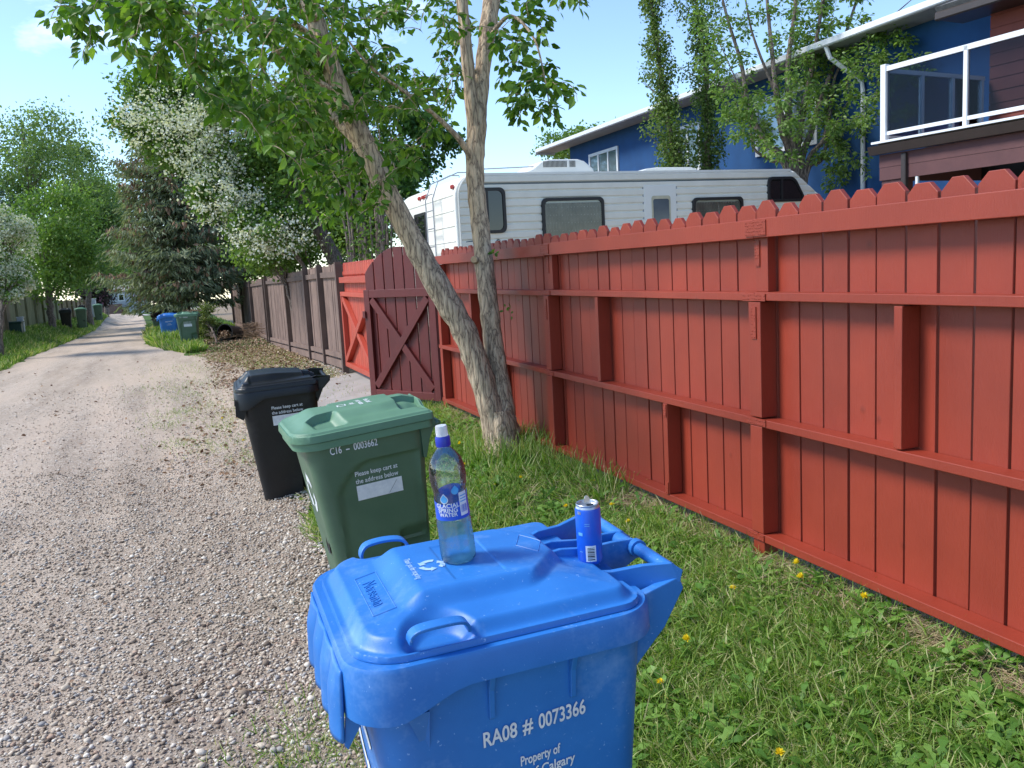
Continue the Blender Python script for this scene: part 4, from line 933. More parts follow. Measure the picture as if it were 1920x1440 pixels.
def rrect(x0, x1, z0, z1, r, n=6, slant=0):
    P = []
    for cx, cz, a0 in ((x1-r, z1-r, 0), (x0+r, z1-r, 90), (x0+r, z0+r, 180), (x1-r, z0+r, 270)):
        for k in range(n+1):
            a = rad(a0+90*k/n); x = cx+r*math.cos(a); zz_ = cz+r*math.sin(a)
            if slant and cx > (x0+x1)/2: x -= slant*(zz_-z0)/(z1-z0)
            P.append((x, zz_))
    return np.array(P)
def rv_window(x0, x1, z0, z1, r, slant=0, curtain=False, mull=None):
    o_ = rrect(x0, x1, z0, z1, r, 6, slant); c = o_.mean(0); i_ = c+(o_-c)*np.array([1-.09/(x1-x0), 1-.09/(z1-z0)])
    def lp(q, y): return np.c_[q[:, 0], np.full(len(q), y), q[:, 1]]
    mb = MB(); mb.loft([lp(o_, RY0-.010), lp(o_, RY0-.054), lp(c+(o_-c)*.985, RY0-.060), lp(i_, RY0-.060), lp(i_, RY0-.026)], False, False); w_ = rb('window', mb, m_dark)
    if curtain:
        n = 90; xs_ = np.linspace(x0+.03, x1-.03, n); yy = RY0-.034+.005*np.sin(xs_*2*math.pi/.052+1.2*np.sin(xs_*7))
        V = np.vstack([np.c_[xs_, yy, np.full(n, z)] for z in (z0+.02, z1-.075)]); i = np.arange(n-1)[:, None]+np.array([[0, 1, n+1, n]])
        link('curtain', rawmesh('curtain', V-RO, i, m_curt, True), w_)
    mb = MB(); mb.add(lp(i_, RY0-.048 if curtain else RY0-.040), [list(range(len(i_)))]); rb('pane', mb, m_clear if curtain else m_glass, False, w_)
    if mull: mb = MB(); mb.box((mull-.02, RY0-.056, z0+.03), (mull+.02, RY0-.044, z1-.03)); rb('mullion', mb, m_dark, False, w_)
rv_window(4.13, 4.56, 1.97, 2.625, .09, mull=4.27); rv_window(5.13, 6.165, 1.55, 2.455, .08, curtain=True)
rv_window(7.74, 8.70, 1.6, 2.405, .08, curtain=True); rv_window(9.19, 9.97, 2.30, 2.71, .09, slant=.24, mull=9.47)
mb = MB(); mb.box((6.87, RY0-.034, .75), (7.455, RY0-.006, 2.62), bev=.012); dr = rb('door', mb, m_rvs)
mb = MB(); mb.box((6.855, RY0-.024, .75), (6.8685, RY0-.006, 2.635)); mb.box((7.4565, RY0-.024, .75), (7.47, RY0-.006, 2.635)); mb.box((6.8685, RY0-.024, 2.6215), (7.4565, RY0-.006, 2.635)); rb('door_frame', mb, m_chrome, False, dr)
o_ = rrect(7.00, 7.335, 1.75, 2.45, .04); c = o_.mean(0); i_ = c+(o_-c)*.86
mb = MB(); lp = lambda q, y: np.c_[q[:, 0], np.full(len(q), y), q[:, 1]]; mb.loft([lp(o_, RY0-.03), lp(o_, RY0-.045), lp(i_, RY0-.045), lp(i_, RY0-.036)], False, False); dw = rb('door_window', mb, pm('yellowed_gasket', (.62, .57, .40), None, 9, .5), False, dr)
mb = MB(); mb.add(lp(i_, RY0-.037), [list(range(len(i_)))]); rb('pane', mb, pm('grey_film_glass', (.10, .135, .165), None, 4, .15), False, dw)
# rear lamps, ladder, window on the back wall
def lamp(x, y, z, m, sx=.02, sy=.05, sz=.03): mb = MB(); mb.box((x-sx, y-sy, z-sz), (x+sx, y+sy, z+sz), bev=.012); rb('marker_light', mb, m)
for y in (12.12, 13.55, 13.72, 13.95): lamp(3.80+.01, y, 2.66, m_redl)
lamp(10.05, RY0-.02, 2.40, m_amber, .06, .015, .02)
mb = MB()
for y in (12.72, 13.12): mb.tube([(3.80, y, 1.0), (3.68, y, 1.05), (3.68, y, 2.55), (3.78, y, 2.80), (4.1, y, 2.93), (4.25, y, 2.93), (4.25, y, 2.84)], .010, 8)
for z in (1.3, 1.57, 1.84, 2.11, 2.38, 2.62): mb.tube([(3.68, 12.72, z), (3.68, 13.12, z)], .009, 8)
rb('ladder', mb, m_chrome, True)
mb = MB(); mb.box((3.775, 13.55, 1.5), (3.797, 14.25, 2.42), bev=.01); wq = rb('window', mb, m_dark); mb = MB(); mb.box((3.768, 13.6, 1.55), (3.7745, 14.2, 2.37)); rb('pane', mb, m_glass, False, wq)
for z in np.arange(1.0, 2.55, .22): mb = MB(); mb.box((3.792, RY0+.06, z), (3.798, RY1-.06, z+.008)); rb('panel_rib', mb, m_rvs)
# roof: air conditioner with its slots, low vent, aerial
acp = [(4.95, 2.845), (5.18, 2.93), (5.32, 3.03), (5.45, 3.07), (5.95, 3.07), (6.06, 3.04), (6.2, 2.93), (6.24, 2.845)]
mb = MB(); mb.prism([(x, 12.35, z) for x, z in acp], (0, .8, 0)); ac = bevel(rb('air_conditioner', mb, m_rvs), .03, 3)
mb = MB()
for k in range(26):
    x = 5.36+k*.021
    if k in (19, 20): continue
    mb.box((x, 12.343, 2.95), (x+.009, 12.349, 3.045))
rb('vent_slots', mb, m_dark, False, ac)
mb = MB(); mb.prism([(x, 12.5, z) for x, z in ((7.0, 2.845), (7.25, 2.93), (7.45, 2.95), (8.1, 2.945), (8.2, 2.90), (8.25, 2.845))], (0, .8, 0)); bevel(rb('roof_vent', mb, m_rvs), .02)
mb = MB(); mb.tube([(4.4, 12.5, 2.84), (4.4, 12.5, 2.95), (5.6, 12.45, 2.985), (5.75, 12.45, 2.96)], .01, 6); rb('aerial', mb, m_chrome)
# script on the siding, mostly behind the trunk
m_scr = pm('script_paint', (.03, .06, .065), None, 8, .5)
lettering('T', .26, (3.90, RY0-.0195, 1.70), (1.5, 0, 0), (0, 0, 1), m_scr, rv, shear=.45).location = tuple(-RO)
mb = MB(); mb.tube([(3.88, RY0-.022, 1.83), (3.93, RY0-.022, 1.86), (4.02, RY0-.022, 1.872), (4.16, RY0-.022, 1.86), (4.19, RY0-.022, 1.875)], [.004, .009, .007, .008, .003], 6); rb('script_flourish', mb, m_scr)
mb = MB(); mb.tube([(4.28, RY0-.022, 1.70), (4.33, RY0-.022, 1.77), (4.38, RY0-.022, 1.85), (4.42, RY0-.022, 1.88), (4.46, RY0-.022, 1.87)], [.007, .009, .006, .007, .003], 6); rb('script_flourish', mb, m_scr)
# ================================================================== blue house
m_hblue = pm('blue_stucco', (.008, .068, .205), (.0065, .055, .17), 2.2, .85, .35, .004, 150)
m_fascia = pm('white_fascia', (.70, .72, .74), (.62, .64, .66), 4, .5)
m_soff = pm('grey_soffit', (.33, .35, .36), None, 5, .7); m_shing = pm('grey_shingles', (.17, .165, .16), (.10, .10, .10), 14, .95, .5, .01, 40)
HX = 13.0; bh = thing('house', 'deep blue stucco house with white framed windows and long grey eave behind the trailer', 'house', (HX, 20, -.1)); HO = np.array([HX, 20, -.1])
def hb(name, mb, m, parent=None, sm=False):
    for k in range(len(mb.v)): mb.v[k] = mb.v[k]-HO
    return mb.build(name, m, parent or bh, sm)
ze = 5.46; yn, yf = 10.75, 27.6
mb = MB(); mb.box((HX, yn, -.4), (HX+9, yf, ze-.02)); hb('wall', mb, m_hblue)
mb = MB(); mb.prism([(HX-.62, yn-.3, ze), (HX+4.5, yn-.3, ze+1.5), (HX+9.6, yn-.3, ze), (HX+9.6, yn-.3, ze+.05), (HX+4.5, yn-.3, ze+1.62), (HX-.62, yn-.3, ze+.08)], (0, yf-yn+1.6, 0)); hb('roof', mb, m_shing)
mb = MB(); mb.box((HX-.62, yn-.28, ze-.03), (HX+.05, yf+1.25, ze-.006)); hb('soffit', mb, m_soff)
mb = MB(); mb.box((HX-.74, yn-.3, ze-.03), (HX-.625, yf+1.3, ze+.10), bev=.02); mb.box((HX-.73, yf+1.305, ze-.1), (HX+.02, yf+1.33, ze+.12)); hb('gutter', mb, m_fascia)
def h_win(y0, y1, z0, z1, n):
    mb = MB(); f = .09
    mb.box((HX-.05, y0, z0), (HX-.003, y0+f, z1)); mb.box((HX-.05, y1-f, z0), (HX-.003, y1, z1)); mb.box((HX-.052, y0+f, z0), (HX-.003, y1-f, z0+f)); mb.box((HX-.052, y0+f, z1-f), (HX-.003, y1-f, z1))
    for k in range(1, n): yy = y0+(y1-y0)*k/n; mb.box((HX-.045, yy-.03, z0+f), (HX-.003, yy+.03, z1-f))
    w_ = hb('window', mb, m_fascia); mb = MB(); mb.box((HX-.02, y0+f, z0+f), (HX-.006, y1-f, z1-f)); hb('pane', mb, m_wing, w_)
m_wing, nt, N, L, b = newmat('reflective_pane'); b.inputs['Base Color'].default_value = (.20, .26, .30, 1); b.inputs['Roughness'].default_value = .04; b.inputs['Metallic'].default_value = .55
h_win(24.1, 26.1, 3.6, 4.98, 3); h_win(15.2, 17.3, 3.72, 5.0, 2); h_win(19.6, 20.8, 3.7, 4.95, 2)
mb = MB(); mb.tube([(HX-.66, 14.2, ze-.03), (HX-.6, 14.15, ze-.25), (HX-.08, 13.86, ze-.75), (HX-.06, 13.85, ze-.9), (HX-.06, 13.85, .2)], .045, 8); hb('downspout', mb, m_fascia)
# ================================================================== maroon house with the glass-railed deck
m_mar = pm('maroon_siding', (.115, .046, .046), (.09, .036, .038), 4, .7, .2, .003, 60); m_brn = pm('brown_aluminium', (.045, .032, .028), None, 6, .45)
m_redw = pm('red_brown_siding', (.23, .055, .04), (.19, .045, .034), 4, .75)
m_rail = pm('white_aluminium', (.76, .78, .80), (.7, .72, .74), 5, .35)
C0 = np.array([9.80, 10.16, 2.98]); E1 = np.array([.115, -.993, 0]); E1 /= np.linalg.norm(E1); E2 = np.array([-E1[1], E1[0], 0])
DR = np.stack([E1, E2, [0, 0, 1]], 1)
mh = thing('house', 'maroon house with a white railed glass deck beyond the right end of the fence', 'house', C0)
mh.matrix_world = Matrix.Translation(C0) @ Matrix(DR.tolist()).to_4x4()
def mk(name, mb, m, parent=None, sm=False): return mb.build(name, m, parent or mh, sm)
mb = MB(); mb.box((0, .02, -.02), (6, 2.6, .0)); mb.box((-.02, .0, -.045), (6, 2.62, -.021)); mk('deck_floor', mb, m_brn)
mb = MB(); mb.prism([(-.10, -.14, -.05), (-.10, -.10, -.17), (-.10, -.02, -.17), (-.10, -.02, -.05)], (6.1, 0, 0)); mk('deck_gutter', mb, m_brn)
mb = MB(); mb.box((-.05, -.12, -.0195), (6, .06, .012)); mk('deck_trim', mb, m_rail)
mb = MB(); mb.box((0, .0, -.36), (6, .05, -.175)); mb.box((0.001, .004, -.545), (6, .054, -.364)); mb.box((-.003, .056, -.545), (.047, 2.6, -.175)); mk('deck_fascia', mb, m_mar)
mb = MB(); mb.box((.02, .03, -3.1), (.34, .3, -.547)); mk('deck_column', mb, m_mar)
mb = MB(); mb.box((.40, -.05, -3.1), (.48, .03, -.2), bev=.01); mk('downspout', mb, m_brn)
mb = MB(); mb.box((.6, .01, -3.1), (.635, .045, -.547)); mk('deck_post', mb, m_rail)
mb = MB(); mb.box((.05, 2.3, -3.1), (6, 2.35, -.1)); mk('recess_shade', mb, m_dark)  # near-black sheet before the house wall, stands for shade under the deck
mb = MB(); mb.prism([(1.25, 1.2, -.7), (1.6, 1.2, -.7), (1.55, 1.2, -1.1), (1.42, 1.2, -1.3)], (0, .03, 0)); mb.tube([(1.45, 1.2, -1.1), (1.75, 1.2, -.75)], .012, 6); mk('hanging_cover', mb, pm('tan_cloth', (.22, .18, .09), None, 6, .8))
rl = [(0.05, .05), (1.33, .05), (2.7, .05), (4.1, .05)]
for k, (x, y) in enumerate(rl): s = .045 if k == 0 else .03; mb = MB(); mb.box((x-s, y-s, .013), (x+s, y+s, 1.06 if k else 1.10), bev=.004); mk('railing_post', mb, m_rail)
side = [(.05, .85), (.05, 1.55), (.05, 2.25)]
for x, y in side: mb = MB(); mb.box((x-.03, y-.03, .013), (x+.03, y+.03, 1.0), bev=.004); mk('railing_post', mb, m_rail)
mb = MB(); mb.box((.096, .02, 1.0), (6, .08, 1.07)); mk('top_rail', mb, m_rail)
mb = MB(); mb.box((.096, .03, .10), (6, .07, .15)); mk('bottom_rail', mb, m_rail)
mb = MB(); mb.box((.02, .096, .985), (.08, 2.3, 1.045)); mk('top_rail', mb, m_rail); mb = MB(); mb.box((.03, .096, .06), (.07, 2.3, .10)); mk('bottom_rail', mb, m_rail)
m_tint, nt, N, L, b = newmat('smoked_railing_glass')
t_ = N.new('ShaderNodeBsdfTransparent'); t_.inputs[0].default_value = (.46, .53, .60, 1); g_ = N.new('ShaderNodeBsdfGlossy'); g_.inputs['Roughness'].default_value = .02; f_ = N.new('ShaderNodeFresnel'); f_.inputs[0].default_value = 1.22
x_ = N.new('ShaderNodeMixShader'); L.new(f_.outputs[0], x_.inputs[0]); L.new(t_.outputs[0], x_.inputs[1]); L.new(g_.outputs[0], x_.inputs[2]); L.new(x_.outputs[0], N['Material Output'].inputs[0])
for a, c in ((.10, 1.295), (1.365, 2.665), (2.735, 4.065)): mb = MB(); mb.box((a, .046, .152), (c, .054, .998)); mk('glass_panel', mb, m_tint)
for a, c in ((.10, .815), (.885, 1.515), (1.585, 2.215)): mb = MB(); mb.box((.046, a, .102), (.054, c, .983)); mk('glass_panel', mb, m_tint)
mb = MB(); mb.box((.10, 2.40, -3.1), (7, 7, 2.3)); mk('wall', mb, m_redw)
mb = MB()
for k in range(12): mb.box((.09, 2.385+.003*(k % 2), .05+k*.19), (7, 2.399, .05+k*.19+.175))
mk('siding', mb, m_redw)
mb = MB(); mb.box((-.42, 1.9, 1.98), (7, 2.45, 2.01)); mk('soffit', mb, m_brn)
mb = MB(); mb.box((-.45, 1.78, 1.97), (7, 1.895, 2.10), bev=.02); mk('gutter', mb, m_brn)
mb = MB(); mb.prism([(-.43, 1.82, 2.105), (-.43, 5.2, 3.2), (-.43, 5.2, 3.3), (-.43, 1.77, 2.17)], (7.6, 0, 0)); mk('roof', mb, m_shing)
# ================================================================== far house at the end of the lane, its fence
fh = thing('house', 'pale grey two storey house far at the end of the lane', 'house', (-11.5, 176, -3.9))
FHO = np.array([-11.5, 176, -3.9]); m_gray = pm('pale_grey_siding', (.42, .43, .46), (.38, .39, .42), 1.5, .8); m_groof = pm('pale_roof', (.36, .35, .33), None, 2, .9)
def fhb(name, mb, m, parent=None): return mb.build(name, m, parent or fh)
mb = MB(); mb.box((-5.5, 0, -1), (5.2, 9, 4.9)); fhb('wall', mb, m_gray)
mb = MB(); mb.prism([(-6.1, -.5, 4.85), (-6.1, 4.5, 6.6), (-6.1, 9.5, 4.85)], (11.9, 0, 0)); fhb('roof', mb, m_groof)
for x in (-4.6, -2.9, .7): 
    mb = MB(); mb.box((x, -.06, 3.0), (x+1.1, .002, 4.3)); w_ = fhb('window', mb, m_fascia); mb = MB(); mb.box((x+.17, -.08, 3.17), (x+.93, -.061, 4.15)); fhb('pane', mb, m_glass, w_)
mb = MB(); mb.box((.9, -.06, .1), (2.1, .002, 1.6)); w_ = fhb('window', mb, m_fascia); mb = MB(); mb.box((1.07, -.08, .27), (1.93, -.061, 1.45)); fhb('pane', mb, m_glass, w_)
mb = MB(); mb.box((2.4, -3, -1), (6.2, -.005, 2.5)); mb.prism([(2.0, -3.3, 2.5), (4.3, -3.3, 3.5), (6.6, -3.3, 2.5)], (0, 3.29, 0)); fhb('garage', mb, m_gray)
mb = MB(); mb.box((4.0, -3.05, -.9), (6.1, -3.002, 2.0)); fhb('garage_door', mb, m_fascia)
mb = MB()
for k in range(60): x = -19.5+k*.17; mb.box((x, 160, float(ground_z(x, 160, False))-.2), (x+.15, 160.03, float(ground_z(x, 160, False))+1.75))
o = mb.build('far_fence', paintedwood('reddish_boards', (.22, .085, .055), (.15, .06, .04)), None); tag(o, 'reddish board fence in front of the pale grey house at the lane end', 'fence')
# ================================================================== small fences behind the far carts
def short_fence(name, label, p0, p1, h, m, n):
    t = thing(name, label, 'fence', (p0[0], p0[1], float(ground_z(*p0)))); mb = MB(); d = np.array([p1[0]-p0[0], p1[1]-p0[1]]); ln = np.hypot(*d); d /= ln; nn = np.array([-d[1], d[0]])
    for k in range(n):
        a, c = k*ln/n+.008, (k+1)*ln/n-.008; P = [d*a, d*c, d*c+nn*.02, d*a+nn*.02]; hh = h+random.uniform(-.02, .02); mb.prism([(q[0], q[1], -.1) for q in P], (0, 0, hh))
    mb.build('board_panel', m, t); mb = MB()
    for z in (.3, h-.3): P = [-nn*.04, d*ln-nn*.04, d*ln-nn*.002, -nn*.002]; mb.prism([(q[0], q[1], z) for q in P], (0, 0, .08))
    mb.build('rail', m, t)
p_ = hit(331, 604); q_ = hit(362, 606)
short_fence('slat_fence', 'pale grey weathered slat fence behind the far green cart', (p_[0], p_[1]+4), (q_[0]+.5, q_[1]+3), 1.75, paintedwood('grey_slats', (.5, .49, .47), (.4, .39, .37)), 12)
p_ = hit(300, 606); short_fence('slat_fence', 'orange stained fence piece between the dark shrub and the pale slat fence', (p_[0]+.2, p_[1]+6), (p_[0]+2.6, p_[1]+7), 1.5, paintedwood('orange_stain', (.42, .17, .05), (.33, .13, .04)), 14)
# ================================================================== carts further down the lane
def dup(root, name, label, loc, yaw, group, mats=None, tilt=0):
    r = root.copy(); COL.objects.link(r); r.name = name; r.matrix_world = Matrix.Translation(loc) @ Matrix.Rotation(yaw, 4, 'Z') @ Matrix.Rotation(tilt, 4, 'Y'); r['label'] = label; r['group'] = group
    def kids(o, p):
        for ch in list(o.children):
            if ch.name.startswith(('raised_', 'pen_', 'recycling')): continue
            c = ch.copy(); COL.objects.link(c); c.parent = p
            if mats and c.data.materials[0].name in mats:
                c.data = me_cache.setdefault((c.data.name, mats[c.data.materials[0].name].name), c.data.copy()); c.data.materials[0] = mats[ch.data.materials[0].name]
            kids(ch, c)
    kids(root, r); return r
me_cache = {}
def on_ground(px, py, dz=-.01): p = hit(px, py); return (p[0], p[1], float(ground_z(p[0], p[1]))+dz)
GRP = 'wheeled carts along the lane'
g_ = on_ground(357, 649); g_ = (g_[0], g_[1]+.3, g_[2])
dup(gc, 'wheeled_cart', 'far green cart with dry twigs on its lid, beside the yellow shrub', g_, rad(-8), GRP)
bq = on_ground(321, 642); dup(bc, 'wheeled_cart', 'faded blue cart standing between two far green carts', bq, rad(-6), GRP)
gq = on_ground(296, 622); gq = (gq[0], gq[1]+3, float(ground_z(gq[0], gq[1]+3))); dup(gc, 'wheeled_cart', 'green cart behind the faded blue one on the right of the lane', gq, rad(-10), GRP)
kq = (gq[0]+.75, gq[1]-.4, gq[2]); dup(kc, 'wheeled_cart', 'black cart half hidden behind the faded blue cart', kq, rad(-4), GRP)
yl = rad(172)
a_ = on_ground(126, 616); dup(kc, 'wheeled_cart', 'black cart standing on the left verge nearest the pale utility post', a_, yl-rad(75), GRP)
a2 = (a_[0]+.62, a_[1]+.9, a_[2]-.03); dup(gc, 'wheeled_cart', 'dark green cart close beside a black cart on the left verge', a2, yl-rad(75), GRP)
a3 = on_ground(157, 603); dup(kc, 'wheeled_cart', 'farther black cart on the left verge near the plank fence end', a3, yl-rad(75), GRP)
a4 = (a3[0]+.75, a3[1]+1.5, a3[2]); dup(gc, 'wheeled_cart', 'farthest green cart on the left verge', a4, yl-rad(75), GRP)
# twigs on the far cart lid
mb = MB(); 
for k in range(34):
    o_ = np.array([g_[0]+random.uniform(-.1, .3), g_[1]+random.uniform(-.2, .2), g_[2]+1.0+random.uniform(.0, .07)]); d = rdir(1)[0]*.17; d[2] *= .25; mb.tube([o_-d, o_, o_+d], .006, 4)
tag(mb.build('twigs', pm('twig_wood', (.22, .14, .085), (.14, .09, .055), 20, .9)), 'small heap of dry twigs on the lid of the far green cart', 'twigs')
# utility post and box on the left verge
u_ = on_ground(42, 628); t = thing('utility_pedestal', 'pale grey utility pedestal in the grass on the left verge', 'utility post', u_)
mb = MB(); mb.box((-.11, -.11, -.05), (.11, .11, .66), bev=.015); mb.build('housing', pm('pale_grey_metal', (.52, .55, .55), None, 5, .5), t)
mb = MB(); mb.box((-.13, -.13, .661), (.13, .13, .70), bev=.012); mb.build('cap', bpy.data.materials['pale_grey_metal'], t)
u2 = on_ground(22, 627); u2 = (u2[0]-.25, u2[1]+.6, u2[2]); t = thing('utility_box', 'low dark green utility box beside the pale pedestal', 'utility box', u2)
mb = MB(); mb.box((-.55, -.3, -.05), (.55, .3, .40), bev=.02); mb.build('housing', pm('dark_green_metal', (.012, .05, .03), None, 5, .5), t); mb = MB(); mb.box((-.58, -.33, .401), (.58, .33, .46), bev=.015); mb.build('lid', bpy.data.materials['dark_green_metal'], t)
u3 = on_ground(176, 598); t = thing('utility_pedestal', 'tall pale utility pedestal by the dark shrub far on the left', 'utility post', u3)
mb = MB(); mb.box((-.25, -.2, -.05), (.25, .2, 1.35), bev=.03); mb.build('housing', bpy.data.materials['pale_grey_metal'], t); mb = MB(); mb.box((-.28, -.23, 1.351), (.28, .23, 1.42), bev=.02); mb.build('cap', bpy.data.materials['pale_grey_metal'], t)
# tipped bucket with leaves, twig pile
bk = hit(424, 640); B0 = np.array([bk[0], bk[1], float(ground_z(bk[0], bk[1]))]); t = thing('tipped_barrel', 'black plastic barrel lying on its side spilling brown leaves by the dark fence', 'barrel', B0)
ax = np.array([-.55, -.8, .12]); ax /= np.linalg.norm(ax); s1 = np.cross(ax, [0, 0, 1]); s1 /= np.linalg.norm(s1); s2 = np.cross(s1, ax); a = np.arange(28)*2*math.pi/28
def ring(r, d): return np.array([0, 0, .27])+ax*d+(np.cos(a)*r)[:, None]*s1+(np.sin(a)*r)[:, None]*s2
mb = MB(); mb.loft([ring(.22, -.7), ring(.26, 0), ring(.28, .0), ring(.28, .03), ring(.255, .03), ring(.24, .0), ring(.21, -.65)], True, True); mb.build('barrel_body', m_blackb, t, 40)
m_dry = leafmat('dry_leaves', [(0, (.16, .085, .045)), (.4, (.27, .16, .09)), (.75, (.36, .25, .16)), (1, (.45, .36, .26))], 0, .8)
n = 260; P = np.array([0, 0, .12])+ax*rng.uniform(-.3, .28, n)[:, None]+s1*rng.normal(0, .09, n)[:, None]+np.array([0, 0, 1])*rng.uniform(0, .2, n)[:, None]
cloud('leaf_filling', P, rdir(n), rdir(n), rng.uniform(.04, .09, n), T_QUAD, m_dry, t)
mb = MB(); c0 = np.array([B0[0]+.9, B0[1]+1.0, 0])
for k in range(240):
    x, y = c0[0]+random.gauss(0, .5), c0[1]+random.gauss(0, .75); z = float(ground_z(x, y))+.05+random.random()*.5*max(0, 1-abs(x-c0[0])/.9); d = rdir(1)[0]*random.uniform(.15, .5); d[2] *= .35; o_ = np.array([x, y, z])
    mb.tube([o_-d, o_+rdir(1)[0]*.04, o_+d], [random.uniform(.004, .012), .006, .003], 4)
pass; (lambda *q: 0)([(c0[0]-.1, c0[1]-.6, float(ground_z(c0[0], c0[1]))+.45), (c0[0]+.2, c0[1]-1.3, float(ground_z(c0[0], c0[1]))+.2), (c0[0]+.55, c0[1]-2.3, float(ground_z(c0[0], c0[1]-2))+.04)], [.02, .022, .016], 6)
tag(mb.build('twig_pile', bpy.data.materials['twig_wood']), 'pile of brown twigs and branches heaped against the dark fence', 'twig pile', kind='stuff')
# ================================================================== trees
G_ELM = [(0, (.04, .10, .010)), (.35, (.085, .185, .020)), (.7, (.14, .265, .034)), (1, (.21, .335, .055))]
m_elm = leafmat('elm_leaf', G_ELM, .42)
m_barkE = bark('elm_bark', (.70, .545, .38), (.46, .35, .25), (.18, .132, .095))
m_barkD = bark('dark_bark', (.30, .245, .21), (.17, .135, .115), (.06, .048, .04), 1.2)
m_twig = pm('twig_bark', (.25, .22, .185), (.15, .125, .10), 30, .9)
m_twigd = pm('dark_twig_bark', (.12, .095, .08), (.07, .055, .045), 30, .9)
def smooth_path(P, n, jit=0):
    P = np.array(P, float); t = np.linspace(0, len(P)-1, n); o = np.zeros((n, P.shape[1]))
    for k, q in enumerate(t):
        i = min(int(q), len(P)-2); f = q-i; p0, p1, p2, p3 = P[max(i-1, 0)], P[i], P[i+1], P[min(i+2, len(P)-1)]
        o[k] = .5*((2*p1)+(-p0+p2)*f+(2*p0-5*p1+4*p2-p3)*f*f+(-p0+3*p1-3*p2+p3)*f**3)
    if jit: o[1:-1] += rng.normal(0, jit, (n-2, P.shape[1]))
    return o
def limb(mb, P, R_, n=40, k=16, jit=.03): 
    Q = smooth_path(P, n); r = np.interp(np.linspace(0, 1, n), np.linspace(0, 1, len(R_)), R_); mb.tube(Q, r*(1+.04*np.sin(np.arange(n)*1.7)+rng.normal(0, .015, n)), k, jit=jit); return Q, r
def grow(nodes, targets, mb, r_per_m=.007, r0=.0025, rmax=.02, wig=.06, droop=.0, seg=7):
    """each target is joined by a bent twig to the nearest wood; the twig becomes wood in turn"""
    nodes = [np.array(q) for q in nodes]; A = np.array(nodes); twigs = []
    d0 = np.min(np.linalg.norm(targets[:, None]-A[None], axis=2), axis=1) if len(A) < 4000 else np.zeros(len(targets))
    for ti in np.argsort(d0):
        T = targets[ti]; i = np.argmin(np.linalg.norm(A-T, axis=1)); n = A[i]; ln = np.linalg.norm(T-n)
        if ln < .04: continue
        t = np.linspace(0, 1, seg)[:, None]; off = rdir(1)[0]*wig*ln
        P = n+(T-n)*t+off*np.sin(t*math.pi)+np.array([0, 0, 1])*(ln*.13*np.sin(t*math.pi)-droop*ln*t**2)+rng.normal(0, .014*ln, (seg, 3))*(t > 0)
        mb.tube(P, np.linspace(min(rmax, r0+r_per_m*ln), r0*.6, seg), 5, False); A = np.vstack([A, P[2:]]); twigs.append(P)
    return twigs
def twig_leaves(twigs, per_m, size, spread=.05, droop=.5, nmin=6):
    PP, DD = [], []
    for P in twigs:
        ln = np.linalg.norm(P[-1]-P[0]); L_ = min(ln, .75); n = max(nmin, int(per_m*L_*rng.uniform(.6, 1.4)))
        t = 1-(L_/ln)*rng.random(n)**1.1; q = t*(len(P)-1); i = np.minimum(q.astype(int), len(P)-2); f = (q-i)[:, None]
        b = P[i]+(P[i+1]-P[i])*f; d = P[i+1]-P[i]; d /= np.linalg.norm(d, axis=1)[:, None]+1e-9
        o = rdir(n); PP.append(b+o*spread*rng.random((n, 1))); v = o+.5*d; v[:, 2] = v[:, 2]*.5-droop; DD.append(v)
    P, D = np.vstack(PP), np.vstack(DD); n = len(P); s = rng.uniform(*size, n); U = rdir(n, 1.1)
    return P, D, U, s
# ---- the twin-trunk elm beside the fence
def px(path): return [at(*q) for q in path]
tree = thing('elm_tree', 'twin-trunk tree with rough pale bark and hanging green leaves against the red fence', 'tree', (2.25, 6.25, -.02)); TO = np.array([2.25, 6.25, -.02])
mb = MB(); nodes = []
T1 = [(941, 858, 6.80), (925, 785, 6.77), (902, 705, 6.74), (872, 625, 6.70), (828, 548, 6.66), (776, 455, 6.60), (730, 368, 6.55), (690, 282, 6.5), (642, 182, 6.42), (606, 82, 6.35), (580, 0, 6.3), (556, -100, 6.25), (520, -240, 6.2), (470, -420, 6.1), (430, -640, 6.1)]
T2 = [(945, 858, 6.80), (944, 780, 6.80), (934, 700, 6.82), (922, 620, 6.84), (913, 540, 6.86), (901, 430, 6.9), (891, 335, 6.93), (893, 250, 6.95), (905, 130, 7.0), (918, 30, 7.05), (932, -80, 7.1), (952, -240, 7.2), (985, -440, 7.3), (1010, -650, 7.4)]
for P_, R_ in ((T1, [.120, .102, .096, .094, .097, .086, .082, .075, .073, .068, .064, .068, .056, .045, .025]), (T2, [.128, .098, .080, .075, .074, .073, .072, .078, .062, .07, .064, .055, .042, .022])):
    q, r = limb(mb, px(P_), R_, 90, 22, .035); nodes += list(q[28:])
mb.tube(smooth_path([at(944, 885, 6.8), at(944, 850, 6.8), at(940, 812, 6.79), at(935, 770, 6.78)], 14), np.interp(np.linspace(0, 1, 14), [0, .3, .6, 1], [.215, .168, .142, .12]), 22, jit=.05)
